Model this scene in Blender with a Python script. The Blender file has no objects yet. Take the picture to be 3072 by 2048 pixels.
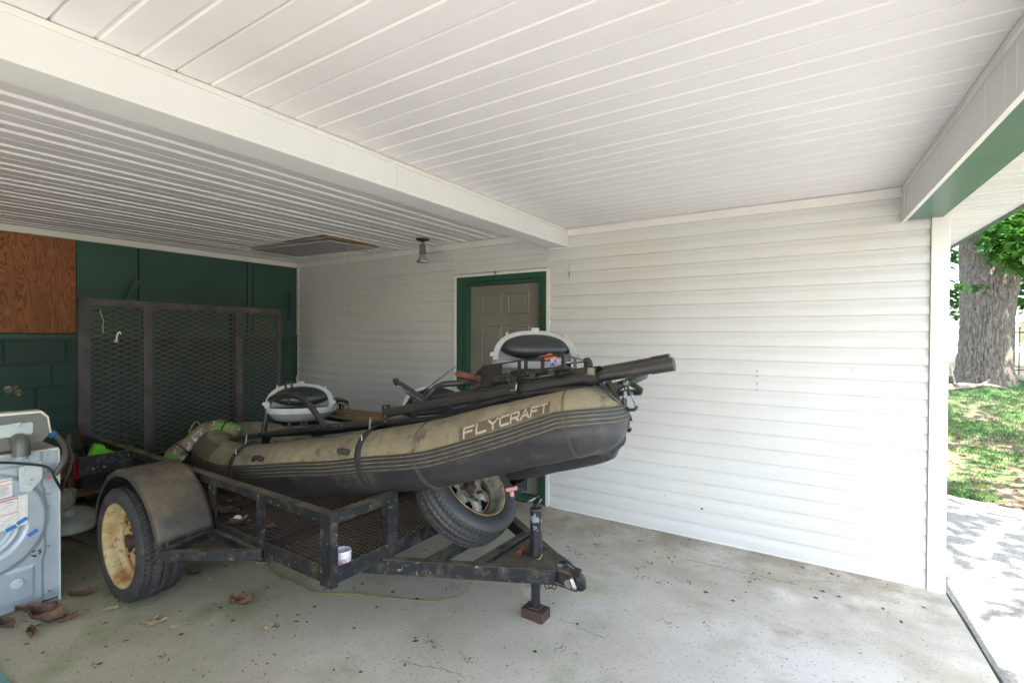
import bpy, bmesh, math, random
from mathutils import Vector, Matrix, noise
R = math.radians
rnd = random.Random(7)
sc = bpy.context.scene
# ------------------------------------------------------------------ camera, sky, sun, exposure
cam_d = bpy.data.cameras.new('camera'); cam = bpy.data.objects.new('camera', cam_d)
sc.collection.objects.link(cam); sc.camera = cam
cam_d.sensor_width = 36; cam_d.lens = 36*1490.67/3072; cam_d.clip_start = .05; cam_d.clip_end = 600
yaw, pitch, roll = 0.57658887, -0.01206823, 0.00359811
cam.location = (0, 0, 1.53)
cam.rotation_mode = 'QUATERNION'
cam.rotation_quaternion = (Matrix.Rotation(yaw, 3, 'Z') @ Matrix.Rotation(math.pi/2+pitch, 3, 'X') @ Matrix.Rotation(roll, 3, 'Z')).to_quaternion()
SUN = Vector((.13, -.50, .86)).normalized()
w = bpy.data.worlds.new('World'); sc.world = w; w.use_nodes = True
nt = w.node_tree; bg = nt.nodes['Background']
sky = nt.nodes.new('ShaderNodeTexSky'); sky.sky_type = 'NISHITA'; sky.sun_disc = False
sky.sun_elevation = math.asin(SUN.z); sky.sun_rotation = math.atan2(SUN.x, SUN.y)
sky.air_density = 1.0; sky.dust_density = 2.5; sky.ozone_density = 1.0
nt.links.new(sky.outputs[0], bg.inputs[0]); bg.inputs[1].default_value = .15
sd = bpy.data.lights.new('sun', 'SUN'); sd.energy = 4.5; sd.angle = R(.5); sd.color = (1, .95, .86)
so = bpy.data.objects.new('sun', sd); sc.collection.objects.link(so)
so.rotation_mode = 'QUATERNION'; so.rotation_quaternion = SUN.to_track_quat('Z', 'Y')
sc.view_settings.view_transform = 'Standard'; sc.view_settings.look = 'None'
sc.view_settings.exposure = 2.95; sc.view_settings.gamma = 1

# ------------------------------------------------------------------ materials
MATS = {}
def M(name, c1, c2=None, scale=4, lo=.35, hi=.65, spots=None, dust=None, rough=.6, metal=0, bump=0, bscale=40, stretch=None, detail=6, spec=.5, extra=None, rvar=0):
    m = bpy.data.materials.new(name); m.use_nodes = True; t = m.node_tree; N = t.nodes; L = t.links
    b = N['Principled BSDF']; b.inputs['Roughness'].default_value = rough; b.inputs['Metallic'].default_value = metal
    b.inputs['Specular IOR Level'].default_value = spec
    tc = N.new('ShaderNodeTexCoord'); mp = N.new('ShaderNodeMapping'); L.new(tc.outputs['Object'], mp.inputs[0])
    if stretch: mp.inputs['Scale'].default_value = stretch
    def nz(sc_, det=detail, rg=.6):
        n = N.new('ShaderNodeTexNoise'); n.inputs['Scale'].default_value = sc_; n.inputs['Detail'].default_value = det
        n.inputs['Roughness'].default_value = rg; L.new(mp.outputs[0], n.inputs[0]); return n.outputs[0]
    def ramp(src, a, bb):
        r = N.new('ShaderNodeMapRange'); r.inputs[1].default_value = a; r.inputs[2].default_value = bb; L.new(src, r.inputs[0]); return r.outputs[0]
    def mix(f, A, B):
        x = N.new('ShaderNodeMix'); x.data_type = 'RGBA'
        L.new(f, x.inputs[0])
        for i, v in ((6, A), (7, B)):
            if isinstance(v, tuple): x.inputs[i].default_value = (*v, 1)
            else: L.new(v, x.inputs[i])
        return x.outputs[2]
    col = c1
    if c2: col = mix(ramp(nz(scale), lo, hi), c1, c2)
    for sp in (spots or []):
        col = mix(ramp(nz(sp[1], 4 if len(sp) < 5 else sp[4], .65), sp[2], sp[3]), col, sp[0])
    if dust:
        g = N.new('ShaderNodeNewGeometry'); s = N.new('ShaderNodeSeparateXYZ'); L.new(g.outputs['Normal'], s.inputs[0])
        a = ramp(s.outputs[2], .3, .9); mu = N.new('ShaderNodeMath'); mu.operation = 'MULTIPLY'; L.new(a, mu.inputs[0])
        L.new(ramp(nz(9), .25, .6), mu.inputs[1])
        mu2 = N.new('ShaderNodeMath'); mu2.operation = 'MULTIPLY'; L.new(mu.outputs[0], mu2.inputs[0]); mu2.inputs[1].default_value = dust[1]
        col = mix(mu2.outputs[0], col, dust[0])
    if extra: col = extra(N, L, mix, ramp, nz, col, tc)
    if isinstance(col, tuple): b.inputs['Base Color'].default_value = (*col, 1)
    else: L.new(col, b.inputs['Base Color'])
    if rvar:
        r = N.new('ShaderNodeMapRange'); L.new(nz(scale*2), r.inputs[0]); r.inputs[1].default_value = .3; r.inputs[2].default_value = .7
        r.inputs[3].default_value = rough-rvar; r.inputs[4].default_value = rough+rvar; L.new(r.outputs[0], b.inputs['Roughness'])
    if bump:
        bu = N.new('ShaderNodeBump'); bu.inputs['Strength'].default_value = min(1, bump); bu.inputs['Distance'].default_value = .01
        L.new(nz(bscale, 5), bu.inputs['Height']); L.new(bu.outputs[0], b.inputs['Normal'])
    MATS[name] = m; return m

vinyl = M('vinyl', (.635, .635, .62), (.60, .595, .57), 1.3, spots=[((.42, .40, .34), 55, .71, .76), ((.62, .615, .54), 1.6, .5, .8)], rough=.42, bump=.06, bscale=25)
vinyl_c = M('vinyl_ceiling', (.73, .715, .715), (.68, .665, .66), 1.1, spots=[((.38, .34, .3), 60, .73, .77)], rough=.45, bump=.05, bscale=12)
vinyl_t = M('vinyl_trim', (.74, .73, .70), (.68, .67, .62), 3, spots=[((.4, .38, .3), 40, .72, .77)], rough=.4, bump=.04)
beam_m = M('beam_white', (.71, .715, .70), (.67, .68, .665), 2, spots=[((.36, .34, .28), 45, .73, .78)], rough=.5)
green_b = M('green_block', (.02, .052, .039), (.031, .072, .054), 3, spots=[((.05, .1, .08), 14, .62, .8), ((.005, .02, .015), 6, .6, .85)], rough=.65, bump=.5, bscale=90)
green_p = M('green_panel', (.026, .072, .053), (.034, .088, .066), 2, spots=[((.09, .13, .1), 70, .74, .78)], rough=.55, bump=.15, bscale=50)
green_t = M('green_trim', (.017, .07, .045), (.024, .088, .056), 5, spots=[((.012, .04, .03), 20, .62, .75)], rough=.45, bump=.1)
green_s = M('green_soffit', (.028, .115, .085), (.05, .13, .09), 2.5, spots=[((.12, .16, .11), 7, .6, .8), ((.1, .04, .02), 50, .74, .77)], rough=.32)
def wood_grain(N, L, mix, ramp, nz, col, tc):
    mp = N.new('ShaderNodeMapping'); mp.inputs['Scale'].default_value = (1, 3.2, .42); L.new(tc.outputs['Object'], mp.inputs[0])
    wv = N.new('ShaderNodeTexNoise'); wv.inputs['Scale'].default_value = 2.6; wv.inputs['Detail'].default_value = 7; wv.inputs['Distortion'].default_value = 1.6
    L.new(mp.outputs[0], wv.inputs[0])
    w2 = N.new('ShaderNodeMath'); w2.operation = 'PINGPONG'; w2.inputs[1].default_value = .03; L.new(wv.outputs[0], w2.inputs[0])
    return mix(ramp(w2.outputs[0], .012, .03), mix(ramp(nz(3), .4, .7), (.33, .115, .035), (.24, .075, .022)), (.12, .038, .013))
ply = M('plywood', (.2, .07, .02), rough=.6, extra=wood_grain, bump=.2, bscale=40)
ply_s = M('plywood_patch', (.30, .17, .09), (.22, .09, .035), 30, stretch=(1, 2, .5), rough=.8)
door_m = M('door_paint', (.19, .18, .155), (.22, .205, .175), 3, spots=[((.1, .095, .08), 12, .62, .8)], rough=.5)
rust = M('rust', (.16, .05, .02), (.08, .03, .015), 14, rough=.85, bump=.5)
trail = M('trailer_paint', (.008, .009, .011), (.014, .015, .018), 6, spots=[((.06, .05, .035), 14, .5, .7), ((.20, .21, .14), 42, .63, .68), ((.30, .29, .24), 85, .70, .74), ((.10, .045, .025), 9, .64, .74)], dust=((.15, .12, .085), .95), rough=.55, bump=.4, bscale=70, rvar=.1, spec=.3)
trail_r = M('ramp_paint', (.055, .051, .051), (.09, .08, .075), 7, spots=[((.10, .06, .04), 15, .58, .72), ((.03, .03, .035), 4, .5, .7)], rough=.7, bump=.3)
mesh_m = M('rusty_mesh', (.075, .04, .026), (.035, .025, .02), 9, rough=.8)
mesh_r = M('ramp_mesh', (.16, .12, .095), (.10, .09, .08), 5, rough=.75)
rubber = M('tyre_rubber', (.022, .022, .023), (.042, .039, .035), 8, spots=[((.10, .088, .07), 12, .6, .85), ((.16, .15, .135), 70, .71, .76)], rough=.72, bump=.25, bscale=60, rvar=.15)
rubber2 = M('spare_rubber', (.03, .031, .031), (.045, .046, .044), 5, spots=[((.14, .14, .12), 80, .72, .77)], rough=.55, bump=.2)
fender_m = M('fender_metal', (.022, .022, .023), (.042, .038, .032), 6, spots=[((.085, .07, .048), 6, .5, .68), ((.02, .02, .022), 11, .6, .72)], dust=((.15, .118, .075), .85), rough=.52, bump=.12, bscale=30, rvar=.15)
rim_m = M('cream_rim', (.46, .38, .2), (.38, .31, .16), 7, spots=[((.36, .22, .08), 7, .5, .62), ((.30, .12, .03), 11, .56, .66), ((.14, .05, .02), 26, .60, .67)], rough=.5, bump=.3)
rim_r = M('rim_edge_rust', (.5, .33, .13), (.26, .1, .03), 20, rough=.7)
rim_2 = M('mossy_rim', (.36, .34, .27), (.16, .15, .09), 10, spots=[((.30, .12, .04), 16, .58, .66), ((.05, .055, .03), 22, .56, .64)], rough=.35, metal=.35, bump=.3)
hub_m = M('hub_dark', (.03, .022, .018), (.06, .03, .02), 20, rough=.7)
tan = M('raft_tan', (.25, .208, .128), (.18, .157, .10), 4, spots=[((.31, .265, .18), 7, .5, .75), ((.085, .08, .055), 12, .54, .70), ((.3, .28, .22), 130, .74, .78)], rough=.62, bump=.25, bscale=45, rvar=.1)
band_m = M('rub_strake', (.020, .020, .022), (.038, .036, .03), 20, dust=((.14, .12, .085), .3), spots=[((.10, .09, .065), 40, .66, .74)], rough=.6, bump=.2)
groove_m = M('strake_dust', (.21, .185, .125), (.12, .105, .075), 18, rough=.8)
navy = M('raft_black', (.022, .022, .026), (.034, .033, .036), 4, spots=[((.10, .09, .07), 6, .56, .76), ((.22, .21, .19), 90, .72, .77), ((.06, .055, .045), 3, .58, .7)], rough=.4, bump=.15, bscale=30, rvar=.12)
frame_m = M('frame_black', (.013, .013, .014), (.026, .026, .026), 12, spots=[((.05, .045, .028), 10, .6, .72), ((.2, .19, .16), 90, .72, .77)], dust=((.065, .058, .038), .6), rough=.42, rvar=.1)
strap_m = M('strap_webbing', (.02, .02, .019), (.035, .034, .03), 60, rough=.85)
steel = M('steel', (.40, .40, .38), (.25, .23, .2), 40, rough=.35, metal=.8)
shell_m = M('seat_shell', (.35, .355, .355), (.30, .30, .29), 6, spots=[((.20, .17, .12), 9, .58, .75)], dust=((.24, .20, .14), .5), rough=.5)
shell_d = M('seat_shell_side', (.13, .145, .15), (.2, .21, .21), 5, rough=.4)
cush_m = M('seat_cushion', (.013, .017, .019), (.022, .027, .028), 4, spots=[((.09, .09, .08), 60, .7, .77)], rough=.36, rvar=.06)
logo_m = M('logo_patch', (.088, .078, .05), (.11, .095, .06), 9, rough=.7)
let_m = M('logo_letters', (.44, .36, .27), (.14, .115, .08), 60, lo=.56, hi=.68, rough=.7)
let_d = M('emboss_letters', (.12, .085, .045), rough=.7)
white_l = M('white_lettering', (.8, .8, .78), rough=.6)
black_p = M('black_plastic', (.012, .012, .012), (.02, .02, .02), 30, spots=[((.28, .25, .2), 120, .74, .78)], rough=.45)
gal = M('galvanised', (.31, .36, .40), (.37, .42, .45), 3.5, spots=[((.42, .47, .5), 9, .55, .8), ((.12, .11, .1), 75, .73, .77)], rough=.38, metal=.25, bump=.06, rvar=.06)
gal2 = M('galvanised_speckled', (.52, .58, .56), (.42, .47, .46), 8, spots=[((.12, .12, .1), 60, .63, .7)], rough=.5)
console = M('console_grey', (.13, .13, .12), (.16, .155, .14), 6, spots=[((.25, .22, .17), 20, .64, .75)], rough=.5)
wtop = M('washer_top', (.60, .58, .54), (.35, .29, .2), 6, lo=.45, hi=.7, rough=.5)
cream = M('cream_plastic', (.66, .64, .55), rough=.45)
label_m = M('paper_label', (.72, .7, .66), (.62, .6, .56), 20, rough=.7)
ink = M('label_ink', (.10, .10, .10), rough=.8)
red_i = M('label_red', (.55, .09, .05), rough=.7)
blue_t = M('blue_tape', (.02, .16, .42), (.03, .2, .5), 30, rough=.7)
hose_m = M('hose_grey', (.065, .068, .06), (.10, .095, .08), 10, rough=.5)
elbow_m = M('elbow_grey', (.10, .105, .09), (.14, .14, .12), 8, rough=.35)
cable_m = M('cable_black', (.01, .01, .01), rough=.5)
wire_y = M('wire_yellow', (.26, .23, .05), (.14, .13, .05), 30, rough=.6)
wood_o = M('old_wood', (.24, .155, .07), (.14, .085, .04), 6, stretch=(1, 1, 6), rough=.75)
wood_d = M('dark_wood', (.075, .045, .028), (.045, .028, .018), 7, rough=.8)
board_m = M('painted_board', (.25, .25, .19), (.16, .155, .11), 5, rough=.7)
dirty_w = M('dirty_white', (.42, .43, .38), (.25, .25, .2), 8, rough=.6)
bag_g = M('bag_green', (.13, .30, .05), (.06, .16, .04), 6, rough=.6)
bag_t = M('bag_tan', (.26, .17, .10), (.12, .12, .05), 9, spots=[((.5, .5, .5), 14, .6, .64), ((.03, .12, .14), 10, .62, .66)], rough=.65)
bag_w = M('bag_white', (.6, .62, .66), (.45, .46, .5), 9, rough=.6)
lime = M('lime_plastic', (.22, .75, .03), (.16, .6, .03), 6, rough=.4)
red_p = M('red_lens', (.22, .015, .012), rough=.2)
pink = M('pink_plastic', (.62, .2, .2), (.7, .35, .33), 15, rough=.5)
mug_m = M('mug_glaze', (.62, .6, .62), rough=.12)
mug_p = M('mug_pink', (.55, .36, .42), (.62, .5, .56), 6, rough=.12)
rose_i = M('rose_ink', (.03, .02, .03), rough=.4)
jack_m = M('jack_paint', (.015, .015, .018), (.025, .024, .026), 8, spots=[((.20, .235, .25), 9, .555, .57, 3)], rough=.3, bump=.1)
jack_r = M('jack_foot_rust', (.06, .035, .024), (.03, .022, .02), 9, rough=.7, bump=.4)
handle_r = M('wooden_handle', (.17, .055, .035), (.11, .035, .025), 18, rough=.55)
orange = M('orange_wrapper', (.7, .12, .01), rough=.4)
bluew = M('blue_wrapper', (.05, .12, .4), (.5, .4, .4), 90, lo=.48, hi=.52, rough=.4)
leaf_b = M('dry_leaf', (.075, .038, .022), (.16, .09, .05), 14, rough=.65, bump=.4, bscale=40)
leaf_p = M('pale_leaf', (.38, .3, .16), (.2, .15, .08), 14, rough=.7)
speck_m = M('leaf_crumbs', (.07, .03, .015), (.13, .08, .045), 40, rough=.9)
lampm = M('lamp_socket', (.10, .11, .105), (.14, .15, .14), 10, rough=.5)
canopy_m = M('lamp_canopy', (.015, .018, .016), rough=.5)
bulb_m = M('bulb_glass', (.55, .55, .5), (.4, .4, .37), 10, rough=.12, metal=.6)
hatch_m = M('hatch_board', (.36, .355, .345), (.42, .41, .40), 8, spots=[((.7, .7, .68), 60, .7, .74)], rough=.75)
string_m = M('pull_string', (.42, .36, .26), rough=.9)
teal_m = M('teal_board', (.12, .28, .27), (.5, .6, .62), 6, lo=.5, hi=.55, rough=.5)
iron = M('fence_iron', (.01, .01, .012), rough=.5)
nb_wall = M('neighbour_wall', (.72, .69, .62), (.66, .63, .56), 2, rough=.8)
nb_roof = M('neighbour_roof', (.32, .34, .38), (.24, .26, .3), 2, stretch=(1, 8, 1), rough=.8)
nb_glass = M('neighbour_shutter', (.19, .2, .12), rough=.5)
twig_m = M('twig_bark', (.16, .12, .09), (.26, .22, .18), 14, rough=.9, bump=.5)

def conc(N, L, mix, ramp, nz, col, tc):
    s = N.new('ShaderNodeSeparateXYZ'); L.new(tc.outputs['Object'], s.inputs[0])
    # old algae film and dirt lie deeper in the carport; noise breaks the edge up
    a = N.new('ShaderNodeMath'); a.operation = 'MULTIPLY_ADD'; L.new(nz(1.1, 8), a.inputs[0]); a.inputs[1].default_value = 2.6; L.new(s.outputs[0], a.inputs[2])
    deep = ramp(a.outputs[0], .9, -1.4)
    base = mix(ramp(nz(1.6, 8), .35, .66), (.66, .60, .53), (.54, .485, .42))
    base = mix(ramp(nz(.7, 6), .42, .62), base, (.70, .655, .61))
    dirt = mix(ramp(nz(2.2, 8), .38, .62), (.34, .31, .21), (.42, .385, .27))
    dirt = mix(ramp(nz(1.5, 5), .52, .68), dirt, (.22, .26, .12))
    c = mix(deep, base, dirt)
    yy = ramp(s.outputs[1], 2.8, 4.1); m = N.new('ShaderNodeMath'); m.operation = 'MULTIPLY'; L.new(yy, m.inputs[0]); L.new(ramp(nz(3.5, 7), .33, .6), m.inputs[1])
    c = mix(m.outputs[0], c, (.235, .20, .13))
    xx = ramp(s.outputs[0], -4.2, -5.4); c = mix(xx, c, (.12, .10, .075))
    c = mix(ramp(nz(2.3, 7), .62, .74), c, (.36, .235, .14))
    c = mix(ramp(nz(1.9, 8), .50, .70), c, (.43, .38, .29))
    c = mix(ramp(nz(1.3, 8), .56, .72), c, (.37, .39, .25))
    c = mix(ramp(nz(6, 4), .68, .74), c, (.5, .5, .5))
    c = mix(ramp(nz(14, 6), .60, .78), c, (.36, .33, .28))
    c = mix(ramp(nz(70, 3), .60, .70), c, (.17, .15, .12))
    c = mix(ramp(nz(140, 2), .64, .72), c, (.58, .57, .55))
    return c
concrete = M('concrete', (.4, .4, .4), rough=.8, extra=conc, bump=.35, bscale=150)
def aggr(N, L, mix, ramp, nz, col, tc):
    v = N.new('ShaderNodeTexVoronoi'); v.inputs['Scale'].default_value = 70; L.new(tc.outputs['Object'], v.inputs[0])
    c = mix(ramp(nz(1.2), .35, .65), (.29, .275, .26), (.36, .34, .32))
    c = mix(ramp(v.outputs['Distance'], .15, .7), c, (.22, .21, .195))
    return mix(ramp(nz(60), .58, .68), c, (.5, .48, .45))
drive_m = M('exposed_aggregate', (.3, .3, .3), rough=.85, extra=aggr, bump=.8, bscale=90)
crack_m = M('hairline_crack', (.2, .18, .14), (.12, .11, .085), 20, rough=.95)
joint_m = M('joint_dirt', (.05, .045, .035), (.09, .085, .05), 20, rough=.95)
soil_m = M('lawn_soil', (.14, .10, .065), (.09, .065, .045), 5, spots=[((.36, .29, .21), 9, .58, .7), ((.06, .11, .025), 2.3, .48, .62)], rough=.95, bump=1, bscale=30)
def grassm(name, a, b):
    m = M(name, a, b, 3, rough=.6); return m
grass_m = grassm('grass_blades', (.03, .105, .02), (.06, .16, .028))
bark_m = M('oak_bark', (.185, .16, .13), (.125, .108, .088), 30, stretch=(1, 1, .35), lo=.42, hi=.6, spots=[((.10, .085, .07), 36, .56, .66), ((.17, .18, .12), 5, .6, .75)], rough=.95, bump=1, bscale=40)
leaf_m = bpy.data.materials.new('oak_leaf'); leaf_m.use_nodes = True
t = leaf_m.node_tree; b = t.nodes['Principled BSDF']; b.inputs['Roughness'].default_value = .45
oi = t.nodes.new('ShaderNodeTexNoise'); oi.inputs['Scale'].default_value = 2.2; tcn = t.nodes.new('ShaderNodeTexCoord'); t.links.new(tcn.outputs['Object'], oi.inputs[0])
cr = t.nodes.new('ShaderNodeValToRGB'); cr.color_ramp.elements[0].position = .35; cr.color_ramp.elements[0].color = (.035, .115, .018, 1)
cr.color_ramp.elements[1].position = .65; cr.color_ramp.elements[1].color = (.08, .21, .028, 1); t.links.new(oi.outputs[0], cr.inputs[0]); t.links.new(cr.outputs[0], b.inputs['Base Color'])
tr = t.nodes.new('ShaderNodeBsdfTranslucent'); t.links.new(cr.outputs[0], tr.inputs[0]); mx = t.nodes.new('ShaderNodeMixShader'); mx.inputs[0].default_value = .45
t.links.new(b.outputs[0], mx.inputs[1]); t.links.new(tr.outputs[0], mx.inputs[2]); t.links.new(mx.outputs[0], t.nodes['Material Output'].inputs[0])

# ------------------------------------------------------------------ mesh helpers
class MB:
    def __init__(s): s.v = []; s.f = []; s.mi = []; s.cur = 0
    def add(s, vs, fs, mi=None):
        o = len(s.v); s.v += [tuple(p) for p in vs]
        for f in fs: s.f.append([i+o for i in f]); s.mi.append(s.cur if mi is None else mi)
        return s
    def hexa(s, p):  # 8 corners: bottom 4 ccw, top 4 ccw
        return s.add(p, [(0, 3, 2, 1), (4, 5, 6, 7), (0, 1, 5, 4), (1, 2, 6, 5), (2, 3, 7, 6), (3, 0, 4, 7)])
    def box(s, a, b):
        x0, y0, z0 = [min(a[i], b[i]) for i in range(3)]; x1, y1, z1 = [max(a[i], b[i]) for i in range(3)]
        return s.hexa([(x0, y0, z0), (x1, y0, z0), (x1, y1, z0), (x0, y1, z0), (x0, y0, z1), (x1, y0, z1), (x1, y1, z1), (x0, y1, z1)])
    def bar(s, a, b, wd, ht, up=(0, 0, 1)):  # box along a->b, wd sideways, ht along up
        a = Vector(a); b = Vector(b); d = (b-a).normalized(); up = Vector(up)
        sd_ = d.cross(up)
        if sd_.length < 1e-4: sd_ = d.cross(Vector((1, 0, 0)))
        sd_.normalize(); u = sd_.cross(d).normalized(); h = sd_*wd/2; k = u*ht/2
        return s.hexa([a-h-k, a+h-k, b+h-k, b-h-k, a-h+k, a+h+k, b+h+k, b-h+k])
    def quad(s, *p): return s.add(p, [tuple(range(len(p)))])
    def tube(s, pts, r, n=10, cap=True, closed=False):
        pts = [Vector(p) for p in pts]; m = len(pts); rr = r if isinstance(r, (list, tuple)) else [r]*m
        vs = []; prev = None
        for i, p in enumerate(pts):
            if closed: d = (pts[(i+1) % m]-pts[i-1])
            else: d = pts[min(i+1, m-1)]-pts[max(i-1, 0)]
            d.normalize()
            if prev is None:
                u = Vector((0, 0, 1)).cross(d)
                if u.length < .05: u = Vector((1, 0, 0)).cross(d)
            else: u = prev-d*prev.dot(d)
            u.normalize(); prev = u; v2 = d.cross(u)
            for k in range(n):
                a = 2*math.pi*k/n; vs.append(p+(u*math.cos(a)+v2*math.sin(a))*rr[i])
        fs = []
        for i in range(m if closed else m-1):
            j = (i+1) % m
            for k in range(n): fs.append((i*n+k, i*n+(k+1) % n, j*n+(k+1) % n, j*n+k))
        if cap and not closed: fs += [tuple(range(n))[::-1], tuple((m-1)*n+k for k in range(n))]
        return s.add(vs, fs)
    def lathe(s, prof, M_=None, n=48, skip=None, capped=False):  # prof: (radius, height) around local Z
        vs = []
        for (r, h) in prof:
            for k in range(n):
                a = 2*math.pi*k/n; p = Vector((r*math.cos(a), r*math.sin(a), h)); vs.append(M_ @ p if M_ else p)
        fs = []
        for i in range(len(prof)-1):
            for k in range(n):
                if skip and skip(i, k): continue
                fs.append((i*n+k, i*n+(k+1) % n, (i+1)*n+(k+1) % n, (i+1)*n+k))
        if capped: fs += [tuple(range(n))[::-1], tuple((len(prof)-1)*n+k for k in range(n))]
        return s.add(vs, fs)
    def ext(s, poly, a, b, axis):  # extrude 2D polygon along an axis from a to b
        n = len(poly)
        def P(p, t): 
            return {0: (t, p[0], p[1]), 1: (p[0], t, p[1]), 2: (p[0], p[1], t)}[axis]
        vs = [P(p, a) for p in poly]+[P(p, b) for p in poly]
        return s.add(vs, [tuple(range(n))[::-1], tuple(range(n, 2*n))]+[(i, (i+1) % n, n+(i+1) % n, n+i) for i in range(n)])
    def build(s, name, mats, parent=None, smooth=False, bevel=0, label=None, auto=None, xf=None):
        me = bpy.data.meshes.new(name); me.from_pydata(s.v, [], s.f)
        if xf is not None: me.transform(xf)
        if not isinstance(mats, (list, tuple)): mats = [mats]
        for m in mats: me.materials.append(m)
        if len(mats) > 1: me.polygons.foreach_set('material_index', s.mi)
        bm = bmesh.new(); bm.from_mesh(me); bmesh.ops.recalc_face_normals(bm, faces=bm.faces); bm.to_mesh(me); bm.free()
        if smooth: me.polygons.foreach_set('use_smooth', [True]*len(me.polygons))
        if auto is not None: me.set_sharp_from_angle(angle=R(auto))
        me.update()
        o = bpy.data.objects.new(name, me); sc.collection.objects.link(o)
        if bevel:
            md = o.modifiers.new('bevel', 'BEVEL'); md.width = bevel; md.segments = 2; md.limit_method = 'ANGLE'
        if parent is not None:
            o.parent = parent; o.matrix_parent_inverse = parent.matrix_world.inverted() if False else Matrix.Translation(-Vector(parent.get('_b', (0, 0, 0))))
        if label: o['label'] = label
        return o
def thing(name, label, cat, base=(0, 0, 0), group=None):
    o = bpy.data.objects.new(name, None); sc.collection.objects.link(o); o.location = base; o.empty_display_size = .1
    o['label'] = label; o['category'] = cat; o['_b'] = tuple(base)
    if group: o['group'] = group
    return o
def tag(o, label, cat, group=None, kind=None):
    if label: o['label'] = label
    if cat: o['category'] = cat
    if group: o['group'] = group
    if kind: o['kind'] = kind
    return o
def struct(name, mb, mats, **k):
    o = mb.build(name, mats, **k); o['kind'] = 'structure'; return o
def lerp(a, b, t): return tuple(a[i]+(b[i]-a[i])*t for i in range(len(a)))
def spline(pts, n=8, closed=False):
    P = [Vector(p) for p in pts]; m = len(P); out = []
    rng = range(m if closed else m-1)
    for i in rng:
        if closed: p0, p1, p2, p3 = P[i-1], P[i], P[(i+1) % m], P[(i+2) % m]
        else: p0, p1, p2, p3 = P[max(i-1, 0)], P[i], P[i+1], P[min(i+2, m-1)]
        for k in range(n):
            t = k/n
            out.append(.5*((2*p1)+(p2-p0)*t+(2*p0-5*p1+4*p2-p3)*t*t+(3*p1-p0-3*p2+p3)*t**3))
    if not closed: out.append(P[-1])
    return out
GL = {'F': [[(0, 0), (0, 1), (1, 1)], [(0, .5), (.8, .5)]], 'L': [[(0, 1), (0, 0), (1, 0)]], 'Y': [[(0, 1), (.5, .48), (1, 1)], [(.5, .48), (.5, 0)]],
      'C': [[(1, 1), (.15, 1), (0, .85), (0, .15), (.15, 0), (1, 0)]], 'R': [[(0, 0), (0, 1), (.85, 1), (1, .85), (1, .6), (.85, .42), (0, .42)], [(.5, .42), (1, 0)]],
      'A': [[(0, 0), (.5, 1), (1, 0)], [(.25, .33), (.75, .33)]], 'T': [[(0, 1), (1, 1)], [(.5, 1), (.5, 0)]], 'O': [[(.1, 0), (0, .15), (0, .85), (.1, 1), (.9, 1), (1, .85), (1, .15), (.9, 0), (.1, 0)]],
      'M': [[(0, 0), (0, 1), (.5, .4), (1, 1), (1, 0)]], '.': [[(.35, 0), (.6, 0)]], 'W': [[(0, 1), (.25, 0), (.5, .7), (.75, 0), (1, 1)]],
      'S': [[(1, 1), (.1, 1), (0, .85), (0, .6), (.1, .5), (.9, .5), (1, .4), (1, .15), (.9, 0), (0, 0)]], 'P': [[(0, 0), (0, 1), (.9, 1), (1, .85), (1, .6), (.9, .45), (0, .45)]],
      'E': [[(1, 1), (0, 1), (0, 0), (1, 0)], [(0, .5), (.8, .5)]]}
def text_strokes(word, cw=1., gap=.35):
    out = []; x = 0
    for ch in word:
        wd = cw*(.4 if ch == '.' else 1)
        for st in GL[ch]: out.append([(x+p[0]*wd, p[1]) for p in st])
        x += wd+gap
    return out, x-gap
def text_mesh(mb, word, fn, cw=1., gap=.35, th=.13, sub=6):
    """fn(u,v) maps text space (u 0..1 across the word, v 0..1 up) to 3D"""
    sts, W = text_strokes(word, cw, gap)
    for st in sts:
        for a, b in zip(st[:-1], st[1:]):
            dx, dy = b[0]-a[0], b[1]-a[1]; l = math.hypot(dx, dy); nx, ny = -dy/l*th/2, dx/l*th/2; ex, ey = dx/l*th/2, dy/l*th/2
            n = max(1, int(sub*l/1.2)+1); vs = []
            for i in range(n+1):
                t = i/n; px, py = a[0]-ex+(dx+2*ex)*t, a[1]-ey+(dy+2*ey)*t
                vs += [fn((px+nx)/W, py+ny), fn((px-nx)/W, py-ny)]
            mb.add(vs, [(2*i, 2*i+1, 2*i+3, 2*i+2) for i in range(n)])
    return mb
# ------------------------------------------------------------------ the carport
YO = -2.6                                # unseen open side behind the camera, placed for the daylight it admits
YW, XB, CZ = 3.91, -5.88, 2.455          # siding wall plane, block wall plane, ceiling height
def edge_x(y, x0=.342): return x0+.058*(3.9-y)   # the open front runs slightly out of square
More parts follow.
